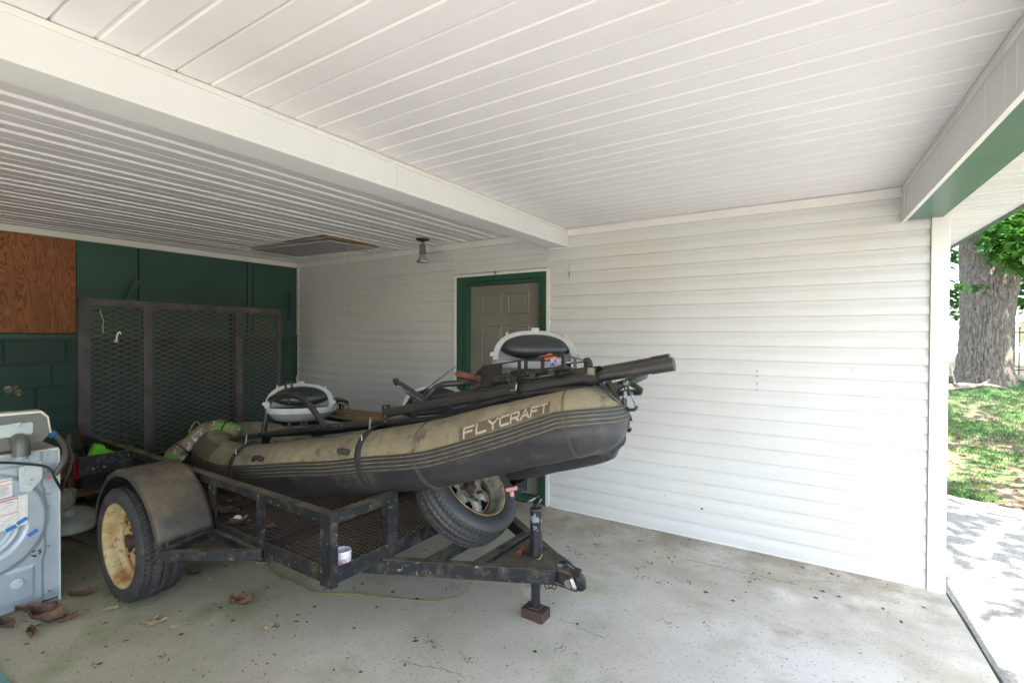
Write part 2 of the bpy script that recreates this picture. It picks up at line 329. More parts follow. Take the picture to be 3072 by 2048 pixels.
# floor slab with its worn edge
mb = MB()
edge = [(.565, 3.93), (.592, 3.55), (.612, 3.25), (.626, 3.0), (.662, 2.4), (.692, 1.9), (.74, 1.0), (.80, 0), (.86, -1), (.97, -3.0)]
poly = [(-6, -3)]+[(x, y) for x, y in edge[::-1]]+[(-6, 3.93)]
mb.ext([(p[0], p[1]) for p in poly], -.12, 0, 2)
struct('carport_floor', mb, concrete, bevel=0)
mb = MB()
for i in range(len(edge)-1):
    (xa, ya), (xb, yb) = edge[i], edge[i+1]
    mb.quad((xa-.004, ya, -.035), (xb-.004, yb, -.035), (xb+.04, yb, -.035), (xa+.04, ya, -.035))
struct('floor_joint', mb, joint_m)
cr_rnd = random.Random(4)
for (p, q, wd_) in (((-1.236,2.382,0), (-0.949,2.35,0), .0022), ((-0.853,3.495,0), (-0.18,3.516,0), .003), ((-0.258,3.532,0), (0.11,3.75,0), .002), ((-1.703,1.661,0), (-1.345,1.76,0), .0018)):
    mb = MB(); n_ = 26; pts = [Vector(p).lerp(Vector(q), i/n_)+Vector((cr_rnd.gauss(0, .006), cr_rnd.gauss(0, .006), .0008)) for i in range(n_+1)]
    vs = []
    for i, c in enumerate(pts): w_ = wd_*(.3+cr_rnd.random()); vs += [c+Vector((0, w_, 0)), c-Vector((0, w_, 0))]
    mb.add(vs, [(2*i, 2*i+1, 2*i+3, 2*i+2) for i in range(n_)]); struct('floor_crack', mb, crack_m)
# exposed aggregate driveway beside the slab
mb = MB(); wav = []
de = [(x+.020+.005*math.sin(y*9), y) for x, y in edge]
yy = [6.45, 6.3, 6.15, 6.05, 5.95, 5.85]; far = [(.45, 6.62), (.92, 6.40), (1.42, 6.16), (2.2, 6.0), (3.2, 5.9), (6.5, 5.8)]
poly = de[::-1]+[(.57, 3.95), (.45, 6.62)]+far[1:]+[(7, -14), (-7, -14), (-7, -3.02), (.97, -3.02)]  # unseen stretch behind the carport, enlarged to bounce sun onto the ceiling
mb.ext(poly, -.14, -.012, 2)
struct('driveway', mb, drive_m)
# lawn: one sheet out to the horizon, rising gently behind the driveway
def gz(x, y):
    t = max(0, min(1, (y-6.3)/6.5)); s = t*t*(3-2*t)*.62
    r = math.hypot(x, y)
    return -.05+s+.03*(t > 0)*noise.noise(Vector((x*1.3, y*1.3, 0)))+.0*r
mb = MB(); xs = [-300, -80, -30, -12, -6]+[-5+i*.5 for i in range(41)]+[17, 22, 35, 80, 300]; ys = [-300, -80, -30, -10, 0, 4]+[5+i*.35 for i in range(50)]+[24, 28, 36, 60, 120, 300]
vs = [(x, y, gz(x, y)) for y in ys for x in xs]; nx = len(xs)
mb.add(vs, [(j*nx+i, j*nx+i+1, (j+1)*nx+i+1, (j+1)*nx+i) for j in range(len(ys)-1) for i in range(nx-1)])
struct('lawn', mb, soil_m, smooth=True)

def siding(mb, x0, x1, z0, z1, y, c=.1042, phase=0):
    """clapboard vinyl courses along X facing -Y"""
    z = z0; n = max(1, round((z1-z0)/c)); c = (z1-z0)/n
    for i in range(n):
        a = z0+i*c; b_ = a+c
        wob = .0012*math.sin(i*2.3+phase)
        prof = [(y, a), (y-.015+wob, a+.0005), (y-.0165+wob, a+.003), (y-.0165+wob, a+.012), (y-.0150+wob, a+.045), (y-.012, a+.062), (y-.007, a+.078), (y-.0035, b_-.004), (y-.0015, b_), (y+.004, b_), (y+.004, a)]
        mb.ext(prof, x0, x1, 0)
T = thing('siding_wall', 'long white vinyl clapboard wall with a green framed door in it', 'wall', (-2.6, YW, 0))
mb = MB(); siding(mb, -2.141, .4772, .012, 2.392, YW); siding(mb, -5.862, -3.235, .03, 2.39, YW, phase=1.7)
siding(mb, -3.235, -2.141, 2.14, 2.39, YW, phase=.6)
mb.build('siding', vinyl, T)
mb = MB(); mb.box((-6, YW+.006, 0), (-3.2, YW+.13, 2.5)); mb.box((-2.17, YW+.006, 0), (.55, YW+.13, 2.5)); mb.box((-3.2, YW+.006, 2.13), (-2.17, YW+.13, 2.5))
mb.build('wall_core', vinyl_t, T)
mb = MB()
mb.box((-1.955, YW-.022, 2.392), (.336, YW+.002, CZ-.003)); mb.box((-1.955, YW-.03, 2.437), (.336, YW-.022, CZ-.003))
mb.box((-2.12, YW-.018, .0), (.48, YW, .012)); mb.box((-5.862, YW-.02, 2.392), (-2.15, YW, CZ-.003))
mb.box((-5.862, YW-.02, 1.0), (-5.835, YW, 2.392)); mb.box((-5.874, YW-.028, .0), (-5.848, YW-.005, 1.0))
mb.build('trim', vinyl_t, T, bevel=.002)
mb = MB(); mb.box((.479, YW-.032, -.01), (edge_x(YW, .566), YW+.12, 2.268))
mb.build('corner_post', vinyl_t, T, bevel=.003)
mb = MB(); mb.box((-1.985+.04, YW-.0165, 2.0), (-1.984+.04, YW-.001, 2.145)); mb.build('seam', hub_m, T)
mb = MB()   # short scratch marks and a scrape on the siding
for (p) in [(-0.462,3.893,1.284), (-0.461,3.893,1.248), (-0.461,3.893,1.196), (-0.461,3.893,1.154)]:
    k_ = rnd.uniform(.3, 1.2); mb.box((p[0]-.0016*k_, p[1]-.002, p[2]-.012*k_), (p[0]+.0016, p[1]+.01, p[2]+.010))
p = (-0.825,3.89,0.238); mb.box((p[0]-.006, p[1]-.004, p[2]-.006), (p[0]+.006, p[1]+.01, p[2]+.006))
for i in range(46):
    x = rnd.uniform(-2.0, .45); z = rnd.uniform(.1, 1.6)**1.0; mb.box((x, YW-.0155, z), (x+rnd.uniform(.002, .006), YW-.006, z+rnd.uniform(.002, .004)))
mb.build('scuff_marks', hub_m, T)

# door in the wall
D = thing('panel_door', 'grey six-panel door in a dark green frame behind the raft', 'door', (-2.67, YW, 0))
mb = MB()
mb.box((-3.235, YW-.026, 0), (-3.204, YW+.002, 2.131)); mb.box((-2.165, YW-.026, 0), (-2.134, YW+.002, 2.131)); mb.box((-3.204, YW-.026, 2.106), (-2.165, YW+.002, 2.131))
mb.build('white_trim', vinyl_t, D, bevel=.002)
mb = MB()
mb.box((-3.204, YW-.012, 0), (-3.143, YW+.05, 2.106)); mb.box((-2.213, YW-.012, 0), (-2.165, YW+.05, 2.106)); mb.box((-3.143, YW-.012, 2.056), (-2.213, YW+.05, 2.106))
mb.box((-3.143, YW+.012, 0), (-3.09, YW+.13, 2.056)); mb.box((-2.268, YW+.012, 0), (-2.213, YW+.13, 2.056)); mb.box((-3.09, YW+.012, 2.022), (-2.268, YW+.13, 2.056))
mb.build('frame', green_t, D, bevel=.003)
mb = MB(); mb.box((-3.09, YW+.01, 0), (-2.268, YW+.10, .05)); mb.build('threshold', green_t, D, bevel=.004)
mb = MB(); yd = YW+.075
mb.box((-3.088, yd, .05), (-2.27, yd+.04, 2.02))
DL = mb.build('door_leaf', door_m, D)
mb = MB()
cols = [(-2.955, -2.71), (-2.645, -2.40)]; rows = [(1.735, 1.94), (.95, 1.63), (.22, .83)]
for x0, x1 in cols:
    for z0, z1 in rows:
        for (a, b_, o1, o2) in ((0, .014, 0, .008), (.014, .03, .008, -.0),):
            pass
        # moulded ring + raised field
        f = [(0, .0), (.010, .007), (.022, .002), (.045, .006)]
        rings = []
        for d, h in f: rings.append([(x0+d, yd-h, z0+d), (x1-d, yd-h, z0+d), (x1-d, yd-h, z1-d), (x0+d, yd-h, z1-d)])
        vs = [p for r_ in rings for p in r_]; fs = []
        for i in range(len(f)-1):
            for k in range(4): fs.append((i*4+k, i*4+(k+1) % 4, (i+1)*4+(k+1) % 4, (i+1)*4+k))
        fs.append(tuple((len(f)-1)*4+k for k in range(4))); mb.add(vs, fs)
mb.build('door_panel', door_m, DL)
for z in (1.762, .98, .28):
    mb = MB(); mb.box((-2.27, yd-.016, z-.05), (-2.232, yd+.002, z+.05)); mb.tube([(-2.249, yd-.02, z-.055), (-2.249, yd-.02, z+.055)], .007)
    mb.box((-2.245, YW+.004, z-.05), (-2.205, YW+.011, z+.05))
    mb.build('hinge', rust, D)

# block wall at the back
T = thing('block_wall', 'dark green painted block wall behind the trailer ramp', 'wall', (XB, .5, 0))
mb = MB(); mb.box((XB-.2, YO-.1, 0), (XB, 4, 1.50))
bl, bh = .405, .205
for j in range(8):
    z0 = 1.475-(j+1)*bh; off = (.0 if j % 2 == 0 else .11)+.02*(j*7 % 3)
    k = -12
    while -3+k*bl < 4.0:
        y0 = 1.58-bl*10+off+k*bl if False else 1.585+(-.10 if j % 2 else 0)*1.0+(k)*bl+(.2 if j % 4 > 1 else 0); k += 1
        y1 = y0+bl-.012
        if y1 > 3.9 or y0 < YO-.1: continue
        d = .012+.003*rnd.random()
        mb.box((XB-.01, y0, max(z0, .0)), (XB+d, y1, z0+bh-.013))
mb.build('block_courses', green_b, T, bevel=.006)
mb = MB(); mb.box((XB-.1, YO-.1, 1.487), (XB+.028, 3.89, 1.528)); mb.build('ledge', green_p, T, bevel=.004)
mb = MB()
for y0, y1 in ((.2, .74), (1.655, 2.136), (2.146, 3.236), (3.246, 3.30), (3.312, 3.88)): mb.box((XB-.1, y0, 1.53), (XB+.018+(.004 if y0 > 3.24 and y0 < 3.3 else 0), y1, 2.46))
mb.box((XB-.1, YO-.1, 1.53), (XB+.015, .2, 2.46)); mb.box((XB-.12, .1, 1.5), (XB-.05, 3.9, 2.5))
mb.build('upper_panel', green_p, T, bevel=.002)
mb = MB(); mb.box((XB, YO-.1, 2.392), (XB+.035, 3.885, CZ-.004)); mb.build('white_trim', vinyl_t, T, bevel=.003)
mb = MB()
for (y, z, s_) in ((1.20, 1.06, .035), (1.26, 1.03, .03), (1.245, 1.075, .018)):
    mb.add([(XB+.0165, y+s_*math.cos(a)*(.7+.5*rnd.random()), z+s_*math.sin(a)*(.6+.5*rnd.random())) for a in [i*.57 for i in range(11)]], [tuple(range(11))])
mb.build('chipped_paint', bag_t, T)
mb = MB(); mb.box((XB-.0, .74, 1.537), (XB+.03, 1.648, 2.388)); o = mb.build('plywood_panel', ply, T, bevel=.002)
o['label'] = 'orange-brown plywood sheet boarding up an opening'
for (y, z, sy, sz) in ((1.56, 1.70, .05, .12), (1.48, 2.26, .045, .07), (1.19, 1.72, .04, .05)):
    mb = MB(); n = 40; q_ = [.6+.75*noise.noise(Vector((3*math.cos(i*2*math.pi/n)+y*9, 3*math.sin(i*2*math.pi/n), z)))+.15*rnd.random() for i in range(n)]; mb.add([(XB+.0318, y+sy*.8*math.cos(i*2*math.pi/n)*q_[i], z+sz*math.sin(i*2*math.pi/n)*q_[i]) for i in range(n)], [tuple(range(n))])
    mb.build('worn_patch', ply_s, o)
def bracket(a, b_, wd, lab):
    mb = MB(); mb.bar(a, b_, .02, wd, up=(0, 1, 0)); mb.bar((a[0]-.03, b_[1], b_[2]-.15), (b_[0]-.03, b_[1], b_[2]+.05), .02, wd*.8, up=(0, 1, 0))
    o = mb.build('wall_bracket', green_p, bevel=.003); tag(o, lab, 'bracket', 'green brackets on the block wall')
bracket((XB+.05, 2.12, 2.07), (XB+.05, 2.035, 1.84), .06, 'green wooden bracket leaning on the wall above the left half of the ramp')
bracket((XB+.08, 3.76, 2.07), (XB+.045, 3.79, 1.85), .03, 'thin green bracket on the wall between ramp and white siding')

# ceilings: soffit panels with V grooves
def soffit_profile(a, b_, z, pitch=.1125, first=0, deep=False):
    pts = [(a, z)]; x = a+first; i = 0
    while x < b_-.03:
        if deep:
            pts += [(x-.017, z), (x-.014, z+.013), (x+.012, z+.013), (x+.030, z)] if i % 3 != 2 else [(x-.005, z), (x-.004, z+.011), (x+.006, z+.011), (x+.010, z)]
            x += pitch; i += 1; continue
        if i % 3 == 2: pts += [(x-.006, z), (x-.002, z+.010), (x+.003, z+.010), (x+.006, z)]
        else: pts += [(x-.009, z), (x-.004, z+.0045), (x+.004, z+.0045), (x+.010, z)]
        x += pitch; i += 1
    pts.append((b_, z)); return pts
def soffit(mb, a, b_, z, s, e, axis, first=.03, pitch=.1125, deep=False):
    """profile runs along the other horizontal axis, grooves run along `axis` from s(t) to e(t)"""
    pr = soffit_profile(a, b_, z, pitch, first, deep)
    for p, q in zip(pr[:-1], pr[1:]):
        if axis == 0: mb.quad((s(p[0]), p[0], p[1]), (e(p[0]), p[0], p[1]), (e(q[0]), q[0], q[1]), (s(q[0]), q[0], q[1]))
        else: mb.quad((p[0], s(p[0]), p[1]), (q[0], s(q[0]), q[1]), (q[0], e(q[0]), q[1]), (p[0], e(p[0]), p[1]))
mb = MB(); soffit(mb, YO, YW+.01, CZ, lambda y: -1.97, lambda y: edge_x(y)+.01, 0, first=(.492-YO) % .1125+.1125)
o = mb.build('front_ceiling', vinyl_c); tag(o, 'white grooved vinyl ceiling between the long beam and the open front', 'ceiling')
mb = MB(); soffit(mb, XB, -2.1, CZ, lambda x: YO, lambda x: YW-.01, 1, first=.10, pitch=.1235, deep=True)
o = mb.build('rear_ceiling', vinyl_c); tag(o, 'ribbed white ceiling over the boat and ramp, in the darker back half', 'ceiling')
T = thing('ceiling_beam', 'long white boxed beam across the middle of the ceiling', 'beam', (-2.05, .5, 2.3))
mb = MB(); mb.box((-2.13, YO, 2.30), (-1.966, 1.888, 2.47)); mb.box((-2.13, 1.890, 2.3005), (-1.9665, YW-.03, 2.47)); mb.build('beam_cladding', beam_m, T, bevel=.002)
mb = MB(); mb.box((-1.966, YO, 2.432), (-1.953, YW-.03, 2.4525)); mb.build('top_trim', vinyl_t, T, bevel=.002)
mb = MB(); mb.box((-2.14, YW-.03, 2.288), (-1.955, YW-.016, 2.452)); mb.build('end_collar', vinyl_t, T, bevel=.002)
# header over the open front
T = thing('front_header', 'boxed header over the open front with a glossy green underside', 'beam', (.45, 1, 2.25))
def hx(x, y): return x+.058*(3.9-y)
mb = MB(); y = YW-.01
prof = soffit_profile(0, 6.6, 0, .098, .06)
for p, q in zip(prof[:-1], prof[1:]):
    ya, yb = y-.1-p[0], y-.1-q[0]
    mb.quad((hx(.342, ya)+p[1]*.6, ya, 2.262), (hx(.342, yb)+q[1]*.6, yb, 2.262), (hx(.342, yb)+q[1]*.6, yb, CZ-.012), (hx(.342, ya)+p[1]*.6, ya, CZ-.012))
mb.build('inner_cladding', vinyl_c, T)
def hprism(mb, xa, xb, y0, y1, z0, z1):
    mb.hexa([(hx(xa, y0), y0, z0), (hx(xb, y0), y0, z0), (hx(xb, y1), y1, z0), (hx(xa, y1), y1, z0), (hx(xa, y0), y0, z1), (hx(xb, y0), y0, z1), (hx(xb, y1), y1, z1), (hx(xa, y1), y1, z1)])
mb = MB(); hprism(mb, .351, .36, YO, YW-.008, 2.24, 2.46); hprism(mb, .33, .342, YO, YW-.008, 2.422, 2.452); hprism(mb, .334, .345, YW-.10, YW-.02, 2.235, 2.42)
hprism(mb, .336, .3502, YO, YW-.008, 2.236, 2.258)
mb.build('trim', vinyl_t, T, bevel=.002)
mb = MB(); hprism(mb, .3605, .53, YO, YW-.034, 2.243, 2.30); mb.build('underside', green_s, T)
# eave soffit and roof outside the header
T = thing('roof_eave', 'white grooved eave soffit with a thin green drip edge outside the carport', 'eave', (.7, 4, 2.27))
ex = lambda y, x0=.868: x0-.058*(y-3.87)
mb = MB(); soffit(mb, YO, 9.4, 2.268, lambda y: hx(.528, y), lambda y: ex(y), 0, first=.06, pitch=.0985); mb.build('soffit', vinyl, T)
mb = MB(); mb.hexa([(ex(YO), YO, 2.255), (ex(YO)+.022, YO, 2.255), (ex(9.4)+.022, 9.4, 2.255), (ex(9.4), 9.4, 2.255), (ex(YO), YO, 2.44), (ex(YO)+.022, YO, 2.44), (ex(9.4)+.022, 9.4, 2.44), (ex(9.4), 9.4, 2.44)])
mb.build('fascia', green_t, T)
mb = MB(); mb.add([(ex(-3)+.03, YO-.15, 2.44), (ex(9.5)+.03, 9.5, 2.44), (-2.7, 9.5, 3.6), (-2.7, YO-.15, 3.6), (-6.4, YO-.15, 2.44), (-6.4, 9.5, 2.44),
    (ex(-3)+.03, YO-.15, 2.50), (ex(9.5)+.03, 9.5, 2.50), (-2.7, 9.5, 3.68), (-2.7, YO-.15, 3.68), (-6.4, YO-.15, 2.50), (-6.4, 9.5, 2.50)],
    [(0, 1, 2, 3), (3, 2, 5, 4), (7, 6, 9, 8), (8, 9, 10, 11), (0, 6, 7, 1), (4, 5, 11, 10), (0, 3, 9, 6), (3, 4, 10, 9), (1, 7, 8, 2), (2, 8, 11, 5)])
mb.build('roof_deck', nb_roof, T)  # unseen roof slab, put in to keep the sky off the ceilings
# rest of the house beyond the siding wall, and an unseen wall added to darken the rear bay
mb = MB(); mb.hexa([(-6, 4.05, 0), (edge_x(4.05, .55), 4.05, 0), (edge_x(9.3, .55), 9.3, 0), (-6, 9.3, 0), (-6, 4.05, 2.6), (edge_x(4.05, .55), 4.05, 2.6), (edge_x(9.3, .55), 9.3, 2.6), (-6, 9.3, 2.6)])
o = mb.build('house_wall', vinyl); tag(o, 'pale house wall running on behind the white corner post', 'house')
c = Vector((-2.718,3.885,2.127)); mb = MB(); mb.lathe([(.001, -.006), (.006, -.004), (.007, 0), (.005, .005), (.001, .007)], Matrix.Translation(c), 10)
for k in range(8): a = R(20+k*45); mb.tube([c, c+Vector((.018*math.cos(a), -.008, .018*math.sin(a))), c+Vector((.026*math.cos(a+.2), .012, .028*math.sin(a+.2)))], .0014, 4)
o = mb.build('spider', hub_m); tag(o, 'small dark spider on the white trim above the door', 'spider')
T = thing('side_header', 'white boxed header along the open side of the carport behind the camera', 'beam', (-2.7, -2.95, 2.25))
mb = MB(); mb.box((-5.9, YO-.12, 2.25), (.67, YO, 2.46)); mb.build('cladding', vinyl_t, T)
mb = MB(); mb.box((.53, YO-.12, 0), (.65, YO, 2.25)); mb.build('post', vinyl_t, T)
mb = MB(); mb.box((-6.08, YO-.1, 0), (-2.14, YO-.02, 2.25)); o = mb.build('added_shade_wall', green_b); tag(o, 'unseen green wall added behind the camera to darken the rear half of the carport', 'wall')  # unseen wall put in to cut daylight reaching the rear bay

# ceiling flood lamp
T = thing('ceiling_lamp', 'bare flood lamp on a dark canopy hanging from the ribbed ceiling', 'lamp', (-3.33, 3.54, 2.455))
Mx = Matrix.Translation((-3.33, 3.54, 0))
mb = MB(); mb.lathe([(.001, 2.45), (.066, 2.45), (.066, 2.444), (.05, 2.436), (.02, 2.425), (.001, 2.42)], Mx, 24); mb.build('canopy', canopy_m, T, smooth=True, auto=40)
mb = MB(); mb.lathe([(.001, 2.43), (.012, 2.43), (.012, 2.405), (.03, 2.40), (.032, 2.385), (.027, 2.37), (.030, 2.325), (.034, 2.315), (.034, 2.305), (.001, 2.305)], Mx, 24); mb.build('socket', lampm, T, smooth=True, auto=35)
mb = MB(); mb.lathe([(.02, 2.306), (.026, 2.30), (.035, 2.272), (.056, 2.245), (.06, 2.235), (.058, 2.228), (.04, 2.222), (.001, 2.219)], Mx, 28); mb.build('bulb', bulb_m, T, smooth=True)

# attic hatch
T = thing('attic_hatch', 'grey attic hatch panel sagging from its wooden frame in the ceiling', 'hatch', (-4.58, 3.18, 2.42))
h0 = [(-5.22, 2.92, 2.440), (-3.93, 2.93, 2.404), (-3.95, 3.5, 2.422), (-5.24, 3.46, 2.441)]
mb = MB(); mb.hexa([(p[0], p[1], p[2]-.012) for p in h0]+[p for p in h0]); mb.build('hatch_panel', hatch_m, T)
mb = MB(); mb.bar((-3.915, 2.90, 2.432), (-3.93, 3.52, 2.436), .012, .036); mb.bar((-4.6, 2.905, 2.449), (-3.93, 2.90, 2.443), .008, .010)
mb.build('frame_strip', wood_o, T)
mb = MB(); mb.bar((-5.26, 2.86, 2.449), (-3.9, 2.86, 2.447), .02, .01); mb.bar((-3.9, 2.86, 2.447), (-3.91, 3.55, 2.447), .02, .01); mb.bar((-5.27, 2.86, 2.447), (-5.27, 3.5, 2.447), .03, .012); mb.build('white_edge', vinyl_t, T)
mb = MB(); mb.tube([(-3.93, 3.16, 2.42), (-3.932, 3.155, 2.1), (-3.925, 3.16, 1.80), (-3.932, 3.158, 1.765)], .0022, 6); mb.tube([(-3.932, 3.158, 1.768), (-3.93, 3.16, 1.745)], [.004, .007], 8)
mb.build('pull_string', string_m, T)
# ------------------------------------------------------------------ the trailer
TY0, TY1, TXF, TXR = 1.45, 3.17, -1.93, -5.04
T = thing('utility_trailer', 'black flat utility trailer with mesh deck and upright mesh ramp, parked under the raft', 'trailer', (-3.3, 2.3, 0))
def zt_(x): return (x-TXF)*-.0085   # deck sits a touch nose-down
FZ0, FZ1, RZ = .375, .452, .700
def ang(mb, a, b_, w_, h_):  # angle-iron look: top flange + web
    mb.bar(a, b_, w_, h_)
mb = MB()
for y, s_ in ((TY0, 1), (TY1, -1)):
    mb.bar((TXR, y+s_*.003, (FZ0+FZ1)/2+zt_(TXR)), (TXF, y+s_*.003, (FZ0+FZ1)/2), .006, FZ1-FZ0)
    mb.bar((TXR, y+s_*.03, FZ0+.003+zt_(TXR)), (TXF, y+s_*.03, FZ0+.003), .055, .006)
mb.bar((TXF-.003, TY0, .412), (TXF-.003, TY1, .412), .006, .076); mb.bar((TXF-.03, TY0, .377), (TXF-.03, TY1, .377), .055, .006)
mb.bar((TXR+.003, TY0, .438), (TXR+.003, TY1, .438), .05, .076)
for k in range(4): x = TXR+.62*(k+1); mb.bar((x, TY0+.01, .375+zt_(x)), (x, TY1-.01, .375+zt_(x)), .05, .04)
mb.build('bed_frame', trail, T, bevel=.0015)
# side rails (angle iron) and posts
for y, s_ in ((TY0, 1), (TY1, -1)):
    mb = MB(); mb.bar((TXR, y+s_*.024, RZ-.002+zt_(TXR)), (TXF+.003, y+s_*.024, RZ-.002), .052, .005)
    mb.bar((TXR, y+s_*.0025, RZ-.024+zt_(TXR)), (TXF+.003, y+s_*.0025, RZ-.024), .005, .042); mb.build('side_rail', trail, T, bevel=.001)

mb = MB(); mb.bar((TXF-.023, TY0+.003, RZ+.0005), (TXF-.023, 1.868, RZ+.0005), .052, .005); mb.bar((TXF+.001, TY0+.003, RZ-.022), (TXF+.001, 1.868, RZ-.022), .005, .042)
mb.build('front_rail', trail, T, bevel=.001)
def post(x0, x1, y, z0, z1, s_, name='post'):
    mb = MB(); t_ = .006
    mb.box((x0, y-s_*t_, z0), (x1, y-s_*.0005, z1)); mb.box((x0, y, z0+.01), (x0+t_, y+s_*.04, z1-.01)); return mb.build(name, trail, T, bevel=.001)
for x0, x1 in ((-3.028, -2.945), (-2.532, -2.455), (-2.003, -1.926), (-4.13, -4.06), (TXR, TXR+.07)):
    post(x0, x1, TY0, .365+zt_(x0), RZ-.006+zt_(x0), 1)
for x0, x1 in ((-3.028, -2.945), (-2.003, -1.926), (TXR, TXR+.07)): post(x0, x1, TY1, .365+zt_(x0), RZ-.006+zt_(x0), -1)
mb = MB(); mb.box((TXF, 1.79, .385), (TXF+.007, 1.862, RZ-.004)); mb.box((TXF-.04, 1.79, .40), (TXF, 1.796, RZ-.006)); mb.build('post', trail, T, bevel=.001)
mb = MB(); mb.box((TXF+.0005, TY0-.006, .362), (TXF+.007, TY0+.034, .70)); mb.build('post', trail, T, bevel=.001)
# expanded-metal deck
def expanded(mb, u0, u1, v0, v1, pu, pv, fn, wd, th):
    """diamond lattice, long way of the diamond along u"""
    nu = int(round((u1-u0)/pu)); nv = int(round((v1-v0)/pv)); pu = (u1-u0)/nu; pv = (v1-v0)/nv
    for j in range(nv+1):
        for i in range(nu*2):
            ua = u0+i*pu/2; ub = ua+pu/2
            up_ = (i % 2 == 0)
            for sg in (1, -1):
                va = v0+j*pv+(0 if up_ else sg*pv/2); vb = v0+j*pv+(sg*pv/2 if up_ else 0)
                if min(va, vb) < v0-1e-6 or max(va, vb) > v1+1e-6: continue
                if sg == -1 and False: continue
                du, dv = ub-ua, vb-va; l = math.hypot(du, dv); nu_, nv_ = -dv/l*wd/2, du/l*wd/2
                p = [fn(ua+nu_, va+nv_, 0), fn(ub+nu_, vb+nv_, 0), fn(ub-nu_, vb-nv_, 0), fn(ua-nu_, va-nv_, 0)]
                q = [fn(ua+nu_, va+nv_, th), fn(ub+nu_, vb+nv_, th), fn(ub-nu_, vb-nv_, th), fn(ua-nu_, va-nv_, th)]
                mb.add(p+q, [(4, 5, 6, 7), (0, 1, 5, 4), (3, 2, 6, 7), (0, 1, 2, 3)])
mb = MB(); expanded(mb, TY0+.01, TY1-.01, -TXF+.01, -TXR-.02, .062, .026, lambda u, v, h: (-v, u, .398+zt_(-v)+h), .0042, .004)
mb.build('deck_mesh', mesh_m, T)
# ramp gate standing up at the back
RX = -5.1
mb = MB(); g0, g1 = 1.475, 3.19
mb.box((RX-.003, g0-.028, .44), (RX+.003, g0+.052, 1.82)); mb.box((RX-.05, g0-.03, .44), (RX, g0-.024, 1.82))
mb.box((RX-.003, g1-.05, .44), (RX+.003, g1, 1.80)); 
mb.hexa([(RX-.004, g0-.02, 1.765), (RX+.0045, g0-.02, 1.765), (RX+.0045, g1, 1.75), (RX-.004, g1, 1.75), (RX-.004, g0-.02, 1.822), (RX+.0045, g0-.02, 1.822), (RX+.0045, g1, 1.806), (RX-.004, g1, 1.806)])
mb.box((RX-.004, g0, .44), (RX+.004, g1, .49))
G = mb.build('ramp_frame', trail_r, T, bevel=.001)
for y in (1.895, 2.70):
    mb = MB(); mb.box((RX-.004, y, .46), (RX+.006, y+.066, 1.775)); mb.box((RX-.04, y, .46), (RX-.004, y+.005, 1.775)); mb.build('ramp_brace', trail_r, G)
mb = MB(); mb.box((RX-.03, 2.645, .5), (RX-.025, 2.695, 1.765)); mb.build('ramp_backing_strip', cable_m, G)
mb = MB(); expanded(mb, g0+.045, g1-.045, .49, 1.77, .11, .045, lambda u, v, h: (RX-.012+h, u, v), .0055, .004); mb.build('ramp_mesh', mesh_r, G)
mb = MB(); mb.tube([(-5.08,1.584,1.724), (-5.07,1.59,1.676), (-5.08,1.608,1.641), (-5.08,1.601,1.593), (-5.08,1.605,1.539)], .003, 5); mb.build('wire_tie', string_m, T)
# small hook hanging on the mesh
T2 = thing('hanging_hook', 'small white plastic clip hooked on the left part of the ramp mesh', 'hook', (-5.08,1.691,1.454))
mb = MB(); mb.tube(spline([(-5.08,1.724,1.527), (-5.075,1.716,1.548), (-5.07,1.7,1.533), (-5.07,1.688,1.478)], 4), .0055, 8); mb.build('hook_wire', white_l, T2, smooth=True)
mb = MB(); mb.tube([(-5.07,1.691,1.484), (-5.07,1.684,1.458)], [.014, .016], 10); mb.build('clip_body', mug_p, T2)
# wheel and fender
def tyre_mb(Rt, wd, Mx, blocks=72, rim=.69):
    mb = MB(); r0 = Rt*rim
    side = [(r0*1.0, .36), (r0*1.02, .44), (r0*1.09, .485), (Rt*.83, .50), (Rt*.90, .485), (Rt*.95, .45), (Rt*.975, .41)]
    prof = [(r, -h) for r, h in side]; cross = []
    n = 14
    for i in range(n+1): h = -.40+.8*i/n; cross.append((Rt-.012*abs(h/.4)**2.5, h))
    prof = prof+cross+[(r, h) for r, h in side[::-1]]
    N_ = blocks*4; vs = []; m = len(prof)
    for i, (r, h) in enumerate(prof):
        inner = len(side) <= i < m-len(side)
        for k in range(N_):
            rr = r
            if inner:
                ci = i-len(side)
                if ci in (3, 4, 7, 10, 11): rr -= .007 if ci != 7 else .006
                ph = (k+ci//2*1) % 4
                if ph == 0 and ci not in (6, 8): rr -= .006
            elif i in (len(side)-1, len(side)-2, m-len(side), m-len(side)+1) and k % 4 == 0: rr -= .003
            a = 2*math.pi*k/N_; vs.append(Mx @ Vector((rr*math.cos(a), rr*math.sin(a), h*wd)))
    fs = []
    for i in range(m-1):
        for k in range(N_): fs.append((i*N_+k, i*N_+(k+1) % N_, (i+1)*N_+(k+1) % N_, (i+1)*N_+k))
    mb.add(vs, fs); return mb
